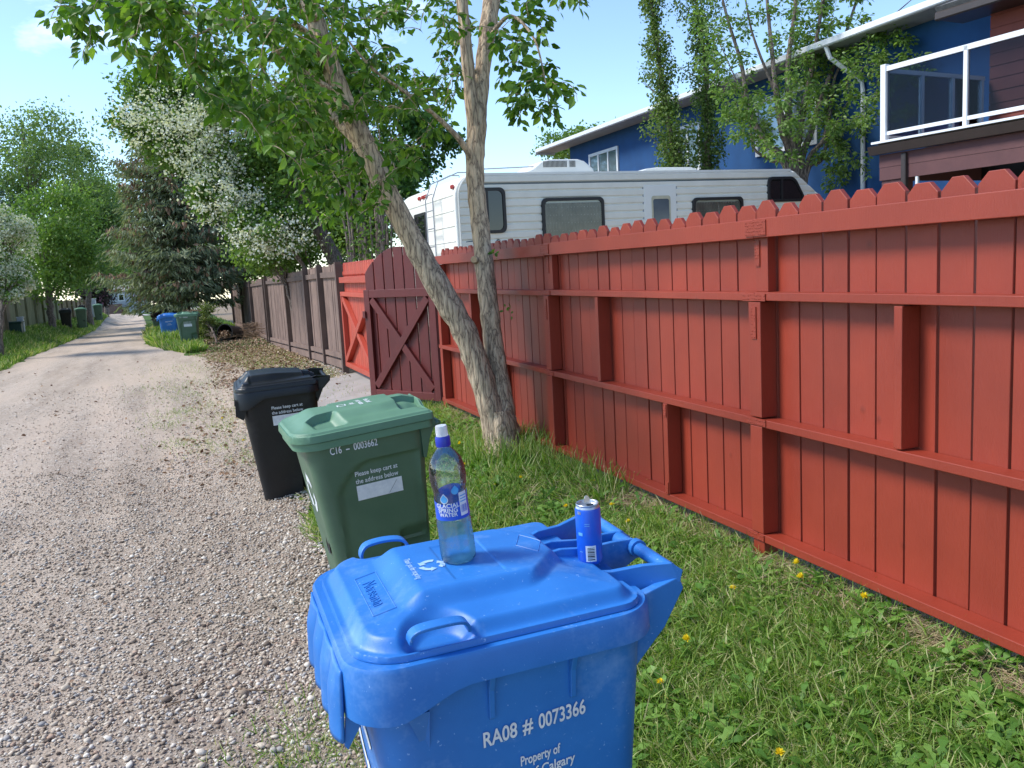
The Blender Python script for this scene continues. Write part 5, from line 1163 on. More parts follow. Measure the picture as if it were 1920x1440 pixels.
for P_, R_ in (([(892, 268, 6.95), (884, 190, 6.9), (874, 90, 6.85), (866, 0, 6.8), (850, -140, 6.7), (820, -320, 6.6)], [.06, .055, .05, .046, .036, .02]),
               ([(884, 300, 6.9), (862, 262, 6.8), (822, 222, 6.7), (768, 178, 6.5), (700, 130, 6.3), (640, 60, 6.1)], [.028, .023, .018, .015, .011, .006]),
               ([(700, 318, 6.5), (664, 262, 6.65), (628, 222, 6.8), (585, 150, 7.0), (540, 60, 7.2), (500, -80, 7.4)], [.045, .04, .034, .028, .022, .012]),
               ([(612, 100, 6.35), (560, 50, 6.0), (500, 34, 5.7), (430, 40, 5.4), (360, 70, 5.2)], [.03, .022, .016, .011, .006]),
               ([(640, 180, 6.4), (560, 130, 6.1), (480, 60, 5.9), (380, 30, 5.7), (250, 10, 5.4), (150, 20, 5.3)], [.03, .024, .02, .015, .01, .005]),
               ([(912, 80, 7.0), (955, 30, 6.8), (1000, 70, 6.6), (1020, 140, 6.5), (1032, 210, 6.5)], [.022, .014, .009, .006, .003]),
               ([(925, -40, 7.05), (980, -60, 6.7), (1050, -50, 6.4), (1090, 0, 6.2)], [.022, .014, .009, .005]),
               ([(556, -100, 6.25), (420, -150, 5.8), (250, -170, 5.4), (90, -160, 5.2)], [.05, .036, .024, .01]),
               ([(930, -80, 7.1), (1100, -220, 7.4), (1250, -330, 7.8)], [.04, .025, .01])):
    q, r = limb(mb, px(P_), R_, 26, 9, .02); nodes += list(q[4:])
tg = []
def poly_targets(poly, n, d0, d1, tg=tg):
    P = np.array(poly, float); lo, hi = P.min(0), P.max(0); c = 0
    while c < n:
        q = lo+(hi-lo)*rng.random(2); ins = False; j = len(P)-1
        for i in range(len(P)):
            if (P[i][1] > q[1]) != (P[j][1] > q[1]) and q[0] < (P[j][0]-P[i][0])*(q[1]-P[i][1])/(P[j][1]-P[i][1]+1e-9)+P[i][0]: ins = not ins
            j = i
        if ins: tg.append(at(q[0], q[1], rng.uniform(d0, d1))); c += 1
poly_targets([(300, -60), (330, 130), (420, 235), (520, 300), (570, 330), (600, 260), (650, 180), (640, -60)], 380, 4.9, 7.8)
poly_targets([(200, -40), (230, 110), (330, 170), (330, -40)], 80, 4.9, 6.4)
poly_targets([(85, 30), (110, 55), (200, 60), (260, 90), (260, -20), (150, -20)], 24, 5.0, 5.8)
poly_targets([(140, 90), (150, 125), (200, 90), (190, 60)], 5, 5.2, 5.5)
poly_targets([(560, 120), (540, 330), (600, 420), (700, 400), (770, 320), (840, 240), (880, 120), (870, -40), (640, -40)], 320, 5.9, 8.4)
poly_targets([(905, 20), (950, 190), (1010, 180), (1040, 60), (1000, -30), (920, -30)], 46, 6.3, 7.6)
poly_targets([(930, 200), (960, 265), (1040, 240), (1085, 185), (1060, 120), (985, 130)], 30, 6.2, 6.9)
poly_targets([(1000, -40), (1040, 20), (1100, 25), (1100, -40)], 8, 6.2, 6.6)
poly_targets([(0, -460), (40, -60), (1100, -60), (1200, -520), (700, -800), (200, -700)], 60, 6.0, 9.5)
tg = np.array(tg); twigs = grow(nodes, tg, mb, .008, .0028, .018, .08, .10)
mbt = mb
for k in range(len(mb.v)): mb.v[k] = mb.v[k]-TO
mb.build('trunk', m_barkE, tree, True)
P, D, U, s = twig_leaves(twigs, 24, (.056, .100), .06, .55, 9); cloud('leaves', P-TO, D, U, s, T_LEAF, m_elm, tree, wid=rng.uniform(.85, 1.2, len(P)))
m_wood = pm('fresh_wood', (.62, .44, .26), (.5, .33, .18), 30, .8)
def stub(parent, O_, p, d, r, ln, m1, m2=None):
    d = np.array(d, float); d /= np.linalg.norm(d); p = np.array(p)-O_; mb = MB(); mb.tube([p, p+d*ln*.6, p+d*ln], [r*1.25, r*1.05, r], 12); mb.build('cut_stub', m1, parent, True)
    mb = MB(); mb.tube([p+d*(ln+.0005), p+d*(ln+.004)], [r*.88, r*.86], 12); mb.build('cut_face', m2 or m_wood, parent)
stub(tree, TO, at(893, 488, 6.84), (-.6, -.75, .1), .028, .055, m_barkE); stub(tree, TO, at(588, 30, 6.28), (-.1, -.95, .3), .05, .07, m_barkE)
sc = [at(593, 62, 6.25), at(602, 90, 6.26), at(611, 118, 6.27), at(617, 140, 6.30)]; mb = MB(); mb.tube(np.array(sc)-TO+np.array([.0, -.005, 0]), [.015, .04, .034, .012], 8, flat=.5); mb.build('torn_wood', m_wood, tree, True)
# small green shoots on the trunk
P = np.array([at(960, 578, 6.75)]*9+[at(925, 478, 6.75)]*7+[at(805, 478, 6.4)]*0)-TO+rng.normal(0, .03, (16, 3)); cloud('shoot', P, rdir(16), rdir(16, 1), rng.uniform(.03, .055, 16), T_LEAF, m_elm, tree)
# ---- trees further off
def crown_tree(name, label, base, ells, nleaf, size, mat, trunk_r=.15, nclump=60, csize=.28, barkm=None, blos=None, cat='tree', group=None, extra=None, twigr=.02, wid=1.0, tmpl=T_QUAD, shell=.55, top=None, zsq=.7, nbr=40):
    """base (x, y); ells: list of (centre, radii, share). Leaves gather in clumps at the ends of limbs"""
    bz = float(ground_z(base[0], base[1]))-.05; O_ = np.array([base[0], base[1], bz]); t = thing(name, label, cat, O_, group)
    cc, cr = [], []
    for c, r, sh in ells:
        n = max(3, int(nclump*sh)); d = rdir(n); rad_ = rng.random(n)**(1/3.*shell+.08)
        cc.append(np.array(c)+d*rad_[:, None]*np.array(r)*.88); cr.append(np.repeat(np.mean(r)*csize, n))
    cc, cr = np.vstack(cc), np.concatenate(cr); n = len(cc)
    mb = MB(); c0 = np.average([e[0] for e in ells], axis=0, weights=[e[2] for e in ells]); topz = max(e[0][2]+e[1][2]*.6 for e in ells)
    ax = smooth_path([O_, O_*.7+np.array([*c0[:2], O_[2]])*.3+np.array([0, 0, (topz-bz)*.3]), np.array([c0[0], c0[1], bz+(topz-bz)*.65]), np.array([c0[0], c0[1], topz])], 24); ax[2:] += rng.normal(0, trunk_r*.15, (22, 3))
    mb.tube(ax, np.linspace(trunk_r, trunk_r*.15, 24), 10, jit=.03)
    for k in rng.permutation(n)[:nbr]:
        j = np.argmin(np.abs(ax[:, 2]-(bz+(cc[k][2]-bz)*.72))); a = ax[j]; q = smooth_path([a, a*.5+cc[k]*.5+np.array([0, 0, .12])*np.linalg.norm(cc[k]-a)*.5, cc[k]], 9)+rng.normal(0, .02, (9, 3)); mb.tube(q, np.linspace(max(twigr, trunk_r*.3*(1-j/26)), twigr*.3, 9), 5, False)
    for k in range(len(mb.v)): mb.v[k] = mb.v[k]-O_
    mb.build('trunk', barkm or m_barkD, t, True)
    w_ = rng.dirichlet(np.ones(n)*2.2); idx = rng.choice(n, nleaf, p=w_); g = rng.normal(size=(nleaf, 3)); g[:, 2] *= zsq
    P = cc[idx]+g*cr[idx][:, None]; d = rdir(nleaf, -.25); U = rdir(nleaf, .9); cl = rng.random(n)
    cloud('crown', P-O_, d, U, rng.uniform(size[0], size[1], nleaf), tmpl, mat, t, np.clip(.6*rng.random(nleaf)+.4*cl[idx], 0, 1), wid)
    if blos:                        # flower clusters along the outer boughs
        nm, nb, sz, m2, be = blos; PB = []
        for c, r, sh in be:
            k = int(nb*sh); nc = max(4, int(k/26)); d = rdir(nc); q = np.array(c)+d*(rng.random(nc)**.5)[:, None]*np.array(r); i = rng.integers(nc, size=k)
            g = rng.normal(size=(k, 3))*np.array([1, 1, .55]); PB.append(q[i]+g*.15*np.mean(r)**.5*rng.uniform(.2, 2.0, (k, 1)))
        PB = np.vstack(PB); k = len(PB); cloud(nm, PB-O_, rdir(k), rdir(k, .8), rng.uniform(sz[0], sz[1], k), T_QUAD, m2, t, wid=1.3)
    if extra:
        nm, nb, sz, m2, sel, spread = extra; sidx = rng.permutation(n)[:int(n*sel)]; idx = rng.choice(sidx, nb)
        P = cc[idx]+rdir(nb)*cr[idx][:, None]*spread*rng.random((nb, 1))**.4; cloud(nm, P-O_, rdir(nb), rdir(nb, .8), rng.uniform(sz[0], sz[1], nb), T_QUAD, m2, t, wid=1.3)
    return t
def E_(pxx, pyy, d, rx, ry, share=1.0, rd=None): c = at(pxx, pyy, d); r = rx*d/FPX; return (c, (r, rd or r, ry*d/FPX), share)
m_lf1 = leafmat('fresh_green_leaf', [(0, (.075, .145, .025)), (.5, (.15, .255, .055)), (1, (.25, .36, .10))], .4)
m_lf2 = leafmat('mid_green_leaf', [(0, (.06, .125, .018)), (.5, (.125, .225, .04)), (1, (.215, .315, .08))], .42)
m_lf3 = leafmat('dark_green_leaf', [(0, (.03, .085, .014)), (.5, (.06, .15, .026)), (1, (.12, .23, .05))], .4)
m_lfs = leafmat('soft_green_leaf', [(0, (.09, .16, .05)), (.5, (.17, .26, .09)), (1, (.27, .36, .15))], .4)
m_lfp = leafmat('purple_leaf', [(0, (.02, .012, .016)), (.5, (.05, .03, .034)), (.8, (.06, .075, .05)), (1, (.12, .13, .11))], .2)
m_lfa = leafmat('aspen_leaf', [(0, (.055, .11, .02)), (.5, (.13, .21, .045)), (1, (.24, .31, .10))], .4)
m_blos = leafmat('white_blossom', [(0, (.52, .53, .43)), (.5, (.68, .68, .58)), (1, (.80, .80, .72))], .25, .6)
def gb_(pxx, d): p = at(pxx, 590, d); return (p[0], p[1])
TG = 'trees along the lane'
crown_tree('leafy_tree', 'pale green airy tree at far left standing highest beyond the plank fence', gb_(70, 47), [E_(70, 300, 47, 105, 105, .6), E_(30, 420, 47, 100, 110, .4)], 14000, (.13, .24), m_lfs, .2, 100, .17, group=TG, nbr=60)
crown_tree('leafy_tree', 'bright yellow-green tree over the plank fence on the left', gb_(95, 40), [E_(100, 430, 40, 95, 80, .6), E_(60, 520, 40, 85, 50, .4)], 15000, (.11, .20), m_lf1, .18, 70, .2, group=TG)
crown_tree('leafy_tree', 'mid green broad tree between the yellow-green tree and the lane', gb_(168, 52), [E_(165, 370, 52, 68, 105, .55), E_(150, 480, 52, 80, 75, .45)], 19000, (.13, .24), m_lfs, .2, 70, .2, group=TG)
crown_tree('leafy_tree', 'tall green tree leaning over the far end of the lane on the left', gb_(200, 70), [E_(198, 410, 70, 42, 100, .6), E_(182, 490, 70, 40, 50, .4)], 13000, (.17, .30), m_lf2, .2, 50, .22, group=TG)
crown_tree('crabapple_tree', 'dark purple leaved crabapple by the far left fence end', gb_(182, 62), [E_(170, 545, 62, 34, 36, 1)], 6000, (.13, .22), m_lfp, .12, 40, .24, group=TG, extra=('blossom', 220, (.14, .22), leafmat('pink_blossom', [(0, (.45, .2, .32)), (1, (.6, .32, .45))], .2), .3, 1.0))
crown_tree('blossom_tree', 'small white blossoming tree at the left edge over the plank fence', gb_(-10, 24), [E_(5, 470, 24, 58, 85, .75), E_(25, 535, 24, 35, 30, .25)], 3800, (.06, .11), m_lf2, .09, 46, .24, group=TG, extra=('blossom', 9500, (.045, .085), m_blos, .8, 1.5))
crown_tree('spruce_tree', 'dark blue-green spruce at the left edge behind the white blossoms', gb_(-50, 32), [E_(-40, 430, 32, 60, 110, 1)], 9000, (.10, .2), leafmat('blue_spruce_needles', [(0, (.012, .035, .035)), (1, (.045, .085, .085))], .05), .16, 60, .2, group=TG, wid=.4)
crown_tree('willow_tree', 'pale grey-green weeping tree above the far grey house', gb_(262, 135), [E_(262, 470, 135, 34, 70, 1)], 6000, (.3, .6), m_lfs, .3, 40, .24, group=TG, zsq=1.3)
crown_tree('leafy_tree', 'yellow-green tree just behind the far grey house', gb_(243, 200), [E_(242, 512, 200, 24, 26, 1)], 3500, (.5, .9), m_lf1, .3, 30, .3, group=TG)
crown_tree('leafy_tree', 'tall dark green tree in the gap over the lane end', gb_(205, 190), [E_(212, 465, 190, 34, 62, 1)], 5000, (.5, .9), m_lf2, .3, 40, .26, group=TG)
crown_tree('crabapple_tree', 'dark purple and green crabapple on the right of the lane', gb_(305, 43), [E_(303, 530, 43, 36, 52, .7), E_(312, 580, 43, 30, 22, .3)], 9000, (.09, .17), m_lfp, .12, 60, .2, group=TG)
crown_tree('leafy_tree', 'light green tree glimpsed between the crabapple and the spruce', gb_(345, 50), [E_(330, 500, 50, 60, 60, 1)], 7000, (.13, .24), m_lfs, .15, 50, .22, group=TG)
crown_tree('yellow_shrub', 'loose yellow-green shrub beside the far green cart', gb_(402, 26.5), [E_(390, 598, 27.5, 22, 36, .7), E_(384, 626, 27.2, 17, 14, .3)], 5500, (.035, .075), leafmat('shrub_leaf', [(0, (.07, .11, .02)), (.5, (.16, .21, .05)), (1, (.30, .32, .12))], .3), .04, 46, .25, cat='shrub', twigr=.008)
# big maytree with white blossom behind the brown fence, dark stems beside it
mt = crown_tree('blossom_tree', 'tall white blossoming tree with a pruned grey trunk behind the brown fence', gb_(640, 18.5), [E_(305, 205, 18.5, 90, 85, .24), E_(360, 270, 18.5, 90, 60, .12), E_(470, 230, 18.5, 130, 120, .30), E_(425, 365, 17.8, 70, 60, .12), E_(510, 430, 17.5, 80, 50, .14), E_(560, 330, 18.3, 80, 90, .1)], 34000, (.07, .13), m_lf2, .05, 190, .2, blos=('blossom', 12500, (.035, .075), m_blos, [E_(310, 225, 17.75, 95, 55, .22), E_(400, 255, 17.75, 95, 60, .18), E_(395, 310, 17.6, 70, 45, .15), E_(425, 375, 17.4, 70, 55, .17), E_(505, 440, 17.2, 85, 42, .17), E_(450, 190, 17.8, 100, 60, .11)]), group=TG)
MO = np.array(mt.location); mb = MB()
limb(mb, [q-MO for q in px([(660, 560, 18.5), (634, 500, 18.5), (606, 445, 18.4), (572, 385, 18.3), (550, 330, 18.3), (545, 290, 18.3), (520, 230, 18.3)])], [.19, .165, .15, .135, .12, .10, .05], 40, 14, .03); mb.build('trunk', m_barkD, mt, True)
stub(mt, MO, at(560, 366, 18.2), (-.1, -.9, .15), .08, .1, m_barkD); stub(mt, MO, at(588, 402, 18.2), (.2, -.9, .1), .08, .1, m_barkD)
crown_tree('leafy_tree', 'dark green leafy tree with many stems between the blossom tree and the trailer', gb_(735, 20.5), [E_(640, 230, 20.5, 140, 130, .5), E_(700, 350, 20, 90, 90, .3), E_(790, 270, 21, 70, 70, .2)], 20000, (.085, .15), m_lf3, .2, 120, .16, group=TG)
crown_tree('leafy_tree', 'broad dark green tree closing the gap behind the spruce and the blossom tree', gb_(500, 37), [E_(480, 420, 37, 110, 110, .4), E_(560, 330, 37, 130, 130, .35), E_(620, 440, 36, 110, 70, .25)], 22000, (.11, .2), m_lf3, .2, 120, .17, group=TG)
crown_tree('leafy_tree', 'green tree over the brown fence behind the stem clump', gb_(610, 23.5), [E_(600, 300, 23.5, 110, 110, .5), E_(660, 420, 23, 90, 60, .3), E_(720, 330, 24, 90, 90, .2)], 16000, (.085, .15), m_lf2, .15, 100, .17, group=TG)
crown_tree('leafy_tree', 'mid green tree low behind the brown fence, right of the spruce', gb_(462, 36), [E_(450, 480, 36, 90, 45, .5), E_(400, 450, 37, 60, 60, .3), E_(520, 490, 34, 50, 40, .2)], 12000, (.12, .22), m_lf2, .15, 80, .2, group=TG)
st = thing('stem_clump', 'clump of thin bare stems rising behind the red panel beside the trailer', 'shrub', (gb_(690, 16.8)[0], gb_(690, 16.8)[1], -.1)); SO = np.array(st.location); mb = MB()
for k in range(15):
    x0 = random.uniform(655, 735); d = random.uniform(16.2, 17.4); x1 = x0+(x0-710)*random.uniform(.1, .9)-14
    limb(mb, [q-SO for q in px([(x0, 600, d), (x0*.7+x1*.3, 450, d), (x0*.3+x1*.7, 360, d), (x1, random.uniform(220, 310), d)])], [random.uniform(.02, .035), .022, .018, .006], 16, 6)
limb(mb, [q-SO for q in px([(722, 620, 17), (716, 500, 17), (714, 420, 17), (700, 330, 17), (680, 260, 17)])], [.13, .12, .11, .09, .04], 26, 10); limb(mb, [q-SO for q in px([(690, 620, 17.2), (688, 500, 17.2), (676, 400, 17.2), (664, 320, 17.2)])], [.09, .085, .07, .03], 22, 9)
mb.build('stems', m_barkD, st, True)
n = 900; c = np.array([at(random.gauss(690, 40), random.gauss(440, 45), random.uniform(16, 17.5)) for _ in range(n)])-SO; cloud('leaves', c, rdir(n, -.3), rdir(n, 1), rng.uniform(.06, .11, n), T_LEAF, m_lf2, st)
crown_tree('green_bush', 'light green bush leaning over the brown fence under the blossom', gb_(560, 19.5), [E_(545, 445, 19.5, 85, 50, .6), E_(490, 475, 20, 60, 38, .4)], 9000, (.07, .12), m_lf1, .06, 60, .22, cat='bush', twigr=.01)
# spruce with brown cones
def spruce(label, base, topz, rmax, nlev, seed):
    g = np.random.default_rng(seed); bz = float(ground_z(*base)); O_ = np.array([base[0], base[1], bz]); t = thing('spruce_tree', label, 'tree', O_, TG); H_ = topz-bz
    mb = MB(); mb.tube([(0, 0, -.1), (0, 0, H_*.5), (0, 0, H_)], [.2, .13, .02], 10); NP, ND, NU, CP = [], [], [], []
    for k in range(nlev):
        z = H_*(.20+.78*k/nlev); f = z/H_; L_ = rmax*(1-f)**.45*g.uniform(.75, 1.1)*(.7+.3*float(sstep(.2, .35, f)))+.2; nb = 9
        for j in range(nb):
            a = k*2.4+j*2*math.pi/nb+g.normal(0, .15); d = np.array([math.cos(a), math.sin(a), 0]); ln = L_*g.uniform(.75, 1.12)
            tt = np.linspace(0, 1, 8)[:, None]; P = np.array([0, 0, z])+d*ln*tt+np.array([0, 0, 1])*(-.38*ln*np.sin(tt*1.9)*.8+.12*ln*tt**3); mb.tube(P, np.linspace(.03, .006, 8), 4, False)
            m = int(84*ln); q = g.random(m)**.75; i = np.minimum((q*7).astype(int), 6); b = P[i]+(P[i+1]-P[i])*(q*7-i)[:, None]; sd_ = np.cross(d, [0, 0, 1]); sp = g.normal(0, 1, m)*.17*ln*(.3+q)
            b = b+sd_*sp[:, None]+np.array([0, 0, 1])*(-abs(sp)*.25)[:, None]+g.normal(0, .03, (m, 3)); NP.append(b); dd = d*.7+sd_*np.sign(sp)[:, None]*.6+np.array([0, 0, -.75])+g.normal(0, .3, (m, 3)); ND.append(dd); NU.append(g.normal(size=(m, 3))+d)
            if f > .2 and g.random() < .75: c = int(9*ln*(.3+f)); CP.append(P[-1]+d*g.uniform(-.35, .02, (c, 1))*ln+sd_*g.normal(0, .13, (c, 1))*ln+np.array([0, 0, -.10])+g.normal(0, .05, (c, 3)))
    mb.build('trunk', m_barkD, t, True); NP, ND, NU = np.vstack(NP), np.vstack(ND), np.vstack(NU); n = len(NP)
    cloud('needles', NP, ND, NU, g.uniform(.12, .30, n), T_QUAD, leafmat('spruce_needles', [(0, (.11, .14, .075)), (.5, (.20, .24, .14)), (1, (.34, .37, .23))], .3, .6), t, wid=.42)
    CP = np.vstack(CP); c = len(CP); cloud('cones', CP, np.tile([0, 0, -1.], (c, 1))+rng.normal(0, .25, (c, 3)), rdir(c), rng.uniform(.14, .25, c), T_QUAD, leafmat('cone_scales', [(0, (.19, .105, .06)), (1, (.38, .235, .145))], 0, .8), t, wid=.75)
bsp = gb_(350, 33.0); spruce('tall spruce hung with brown cones behind the far carts and the shrub', bsp, at(335, 175, 33)[2], 3.0, 28, 5)
# slender aspens and the many-stemmed tree between trailer and house
def column_tree(label, path, widths, d, n, seed):
    b = at(path[0][0], path[0][1], d); O_ = np.array([b[0], b[1], float(ground_z(b[0], b[1]))]); t = thing('columnar_aspen', label, 'tree', O_, 'slender columnar aspens by the blue house')
    Q = smooth_path([O_]+px([(x, y, d) for x, y in path]), 40)-O_; mb = MB(); mb.tube(Q, np.linspace(.09, .012, 40), 8)
    k = rng.random(n); q = k*(len(path)-1); i = np.minimum(q.astype(int), len(path)-2); f = (q-i)[:, None]; pp = np.array([at(x, y, d) for x, y in path]); c = pp[i]+(pp[i+1]-pp[i])*f
    w_ = np.interp(k, np.linspace(0, 1, len(widths)), widths)*d/FPX; lump = .62+.5*np.sin(k*41+seed)*np.sin(k*17); ang = rng.random(n)*6.283; r = w_*lump*rng.random(n)**.6
    P = c+np.c_[np.cos(ang)*r, np.sin(ang)*r, rng.normal(0, .12, n)]-O_
    for j in range(70):
        m = rng.integers(n); z = P[m]; a = Q[np.argmin(np.abs(Q[:, 2]-z[2]+.35))]; mb.tube([a, (a+z)/2+np.array([0, 0, -.06]), z], [.014, .009, .004], 4, False)
    mb.build('trunk', m_barkD, t, True); cloud('crown', P, rdir(n, -.4), rdir(n, .5), rng.uniform(.045, .085, n), T_LEAF, m_lfa, t, wid=1.25)
column_tree('slender leaning aspen in front of the blue house, the left of the pair', [(1268, 330), (1262, 280), (1250, 210), (1238, 130), (1226, 40), (1212, -70), (1205, -190)], [38, 56, 52, 42, 34, 28, 10], 19.4, 10500, 0)
column_tree('slender aspen in front of the blue house beside the many-stemmed tree', [(1326, 340), (1326, 280), (1326, 200), (1322, 110), (1308, 20), (1296, -90), (1290, -230)], [34, 42, 44, 54, 62, 50, 10], 19.7, 11000, 2)
d = 17.4; b = at(1492, 560, d); MO2 = np.array([b[0], b[1], float(ground_z(b[0], b[1]))]); ms_ = thing('multi_stem_tree', 'open many-stemmed tree with small leaves in front of the blue house', 'tree', MO2); mb = MB(); nodes = []
stems = [([(1478, 330), (1440, 270), (1405, 210), (1390, 120), (1360, 20), (1330, -120)], .075), ([(1484, 320), (1466, 240), (1452, 140), (1440, 20), (1425, -160)], .085), ([(1490, 320), (1480, 240), (1478, 120), (1492, 0), (1500, -200)], .09), ([(1494, 325), (1500, 240), (1522, 130), (1540, 20), (1570, -160)], .085),
         ([(1500, 330), (1520, 250), (1542, 180), (1580, 80), (1612, -20), (1650, -160)], .07), ([(1508, 330), (1545, 260), (1560, 190), (1572, 130), (1640, 60), (1720, -10)], .05), ([(1476, 335), (1445, 300), (1412, 275), (1400, 200), (1340, 60)], .04), ([(1510, 340), (1540, 300), (1552, 250), (1556, 170), (1600, 110), (1700, 80)], .045), ([(1488, 322), (1462, 200), (1410, 60), (1390, -60)], .05)]
for P_, r in stems:
    dd = [d+random.uniform(-.6, .6)*k/len(P_) for k in range(len(P_))]; q, _ = limb(mb, [MO2+np.array([random.uniform(-.1, .1), random.uniform(-.1, .1), 0])]+[at(x, y, e) for (x, y), e in zip(P_, dd)], [r*1.1, r, r*.85, r*.6, r*.4, r*.15], 34, 8); nodes += list(q[12:])
tg2 = []
poly_targets([(1285, -80), (1300, 120), (1380, 220), (1400, 280), (1480, 250), (1560, 230), (1640, 260), (1650, 120), (1720, 90), (1740, 40), (1700, -80)], 420, 16.4, 18.6, tg2)
poly_targets([(1545, 240), (1550, 340), (1600, 360), (1650, 330), (1640, 220)], 45, 16.6, 18.0, tg2)
poly_targets([(1330, 170), (1360, 260), (1420, 270), (1410, 180)], 25, 16.6, 18.0, tg2)
poly_targets([(1560, 60), (1600, 260), (1700, 230), (1770, 130), (1740, 40)], 90, 15.2, 16.6, tg2)
poly_targets([(1400, 200), (1420, 300), (1560, 310), (1600, 200), (1500, 120)], 70, 15.6, 17.4, tg2)
tg2 = np.array(tg2); tg2[:, 0] = np.minimum(tg2[:, 0], 12.7); tw2 = grow(nodes, tg2, mb, .006, .003, .02, .07, .05)
for k in range(len(mb.v)): mb.v[k] = mb.v[k]-MO2
mb.build('trunk', m_barkD, ms_, True); P, D, U, s = twig_leaves(tw2, 46, (.06, .11), .13, .35, 24); cloud('leaves', P-MO2, D, U, s, T_LEAF, leafmat('small_green_leaf', [(0, (.08, .16, .03)), (.5, (.16, .27, .06)), (1, (.27, .38, .12))], .45), ms_)
crown_tree('leafy_tree', 'light green tree far behind the trailer roof and the house eave', gb_(1090, 48), [E_(1060, 275, 48, 60, 26, .5), E_(1125, 258, 48, 50, 34, .5)], 7000, (.12, .22), m_lf1, .2, 60, .2, group=TG)
# ================================================================== grass, weeds, litter
m_grass = leafmat('grass_blade', [(0, (.08, .16, .022)), (.35, (.16, .28, .042)), (.68, (.27, .40, .08)), (.82, (.42, .45, .18)), (1, (.52, .46, .26))], .35, .5)
m_dand = leafmat('dandelion_leaf', [(0, (.07, .17, .025)), (.5, (.13, .27, .04)), (1, (.21, .36, .07))], .35, .5)
m_straw = leafmat('dry_straw', [(0, (.26, .19, .10)), (.5, (.40, .31, .18)), (1, (.55, .46, .30))], .15, .8)
def patchy(x, y): return .5+.5*np.sin(x*3.1+1.3*np.sin(y*1.7))*np.sin(y*2.3+.8*np.sin(x*2.9))
def blades(x, y, hmin, hmax, lean=.6, wid=.9):
    n = len(x); P = np.c_[x, y, ground_z(x, y)-.006]; D = rng.normal(0, lean, (n, 3)); D[:, 2] = 1; U = rdir(n); return P, D, U, rng.uniform(hmin, hmax, n), wid
def lawn(n, ymin, ymax, pw):
    y = ymin+(ymax-ymin)*rng.random(n)**pw; xe = XR(y)-.02+.06*np.sin(y*4.1); x = xe+(2.56-xe)*rng.random(n)**.92
    keep = rng.random(n) < np.clip(.12+1.25*patchy(x, y)+.25*np.sin(x*9)*np.sin(y*8), .1, 1)*np.where(x > 2.36, .35, 1)*np.clip((x-xe)/.12+.35, 0, 1); return x[keep], y[keep]
xa, ya = lawn(120000, .4, 4.2, 1.0); xb, yb = lawn(52000, 3.8, 9.3, 1.1)
parts_ = [blades(xa, ya, .05, .15, 1.5, .62), blades(xb, yb, .06, .15, 1.1, .85)]
# tall tufts round the elm and along the fence foot
n = 1000; a = rng.random(n)*6.283; r = .13+abs(rng.normal(0, .12, n)); x, y = np.clip(2.26+r*np.cos(a), 1.7, 2.57), 6.2+r*1.5*np.sin(a); parts_.append(blades(x, y, .10, .30, .42, .5))
n = 900; y = rng.uniform(4.6, 6.6, n); x = 2.50-abs(rng.normal(0, .1, n)); parts_.append(blades(x, y, .08, .26, .5, .5))
# weeds on the gravel verge, verges further off
for q in ((330, 778, .22, 500), (350, 745, .3, 500), (405, 838, .22, 500), (440, 775, .25, 600), (372, 722, .35, 500), (312, 800, .2, 300), (300, 730, .4, 400), (345, 690, .5, 500), (420, 800, .2, 400), (470, 860, .16, 300), (395, 760, .2, 300), (385, 700, .5, 500), (330, 835, .12, 200), (560, 1425, .14, 420), (620, 1415, .16, 500), (540, 1445, .1, 200), (700, 1440, .12, 400)):
    c = hit(q[0], q[1]); n = q[3]; parts_.append(blades(c[0]+rng.normal(0, q[2], n), c[1]+rng.normal(0, q[2]*1.6, n), .03, .10, .9, .9))
def vblades(n, x0, x1, y0, y1, h0, h1, w_, pw=1.2): y = y0+(y1-y0)*rng.random(n)**pw; return blades(x0(y)+(x1(y)-x0(y))*rng.random(n), y, h0, h1, .5, w_)
parts_.append(vblades(20000, lambda y: XR(y)-.05, lambda y: np.where(y < 42, .45, 2.3), 24.5, 60, .08, .30, 2.2)); parts_.append(vblades(3500, lambda y: XR(y)+.05, lambda y: .15+0*y, 28.5, 40, .25, .55, 1.6))
parts_.append(vblades(42000, lambda y: -6.3+0*y, lambda y: XL(y)+.1, 22, 80, .07, .24, 2.6)); parts_.append(vblades(7000, lambda y: XR(y)-.2, lambda y: 2.2+0*y, 9.5, 24, .03, .09, 1.4))
VV, FF, RR, off = [], [], [], 0
for P, D, U, s, wd in parts_:
    V, F, r = scatter(P, D, U, s, T_BLADE, None, wd); VV.append(V); FF.append(F+off); RR.append(r); off += len(V)
tag(link('grass', rawmesh('grass', np.vstack(VV), np.vstack(FF), m_grass, False, np.concatenate(RR))), 'patchy green grass with weeds on the verge', 'grass', kind='stuff')
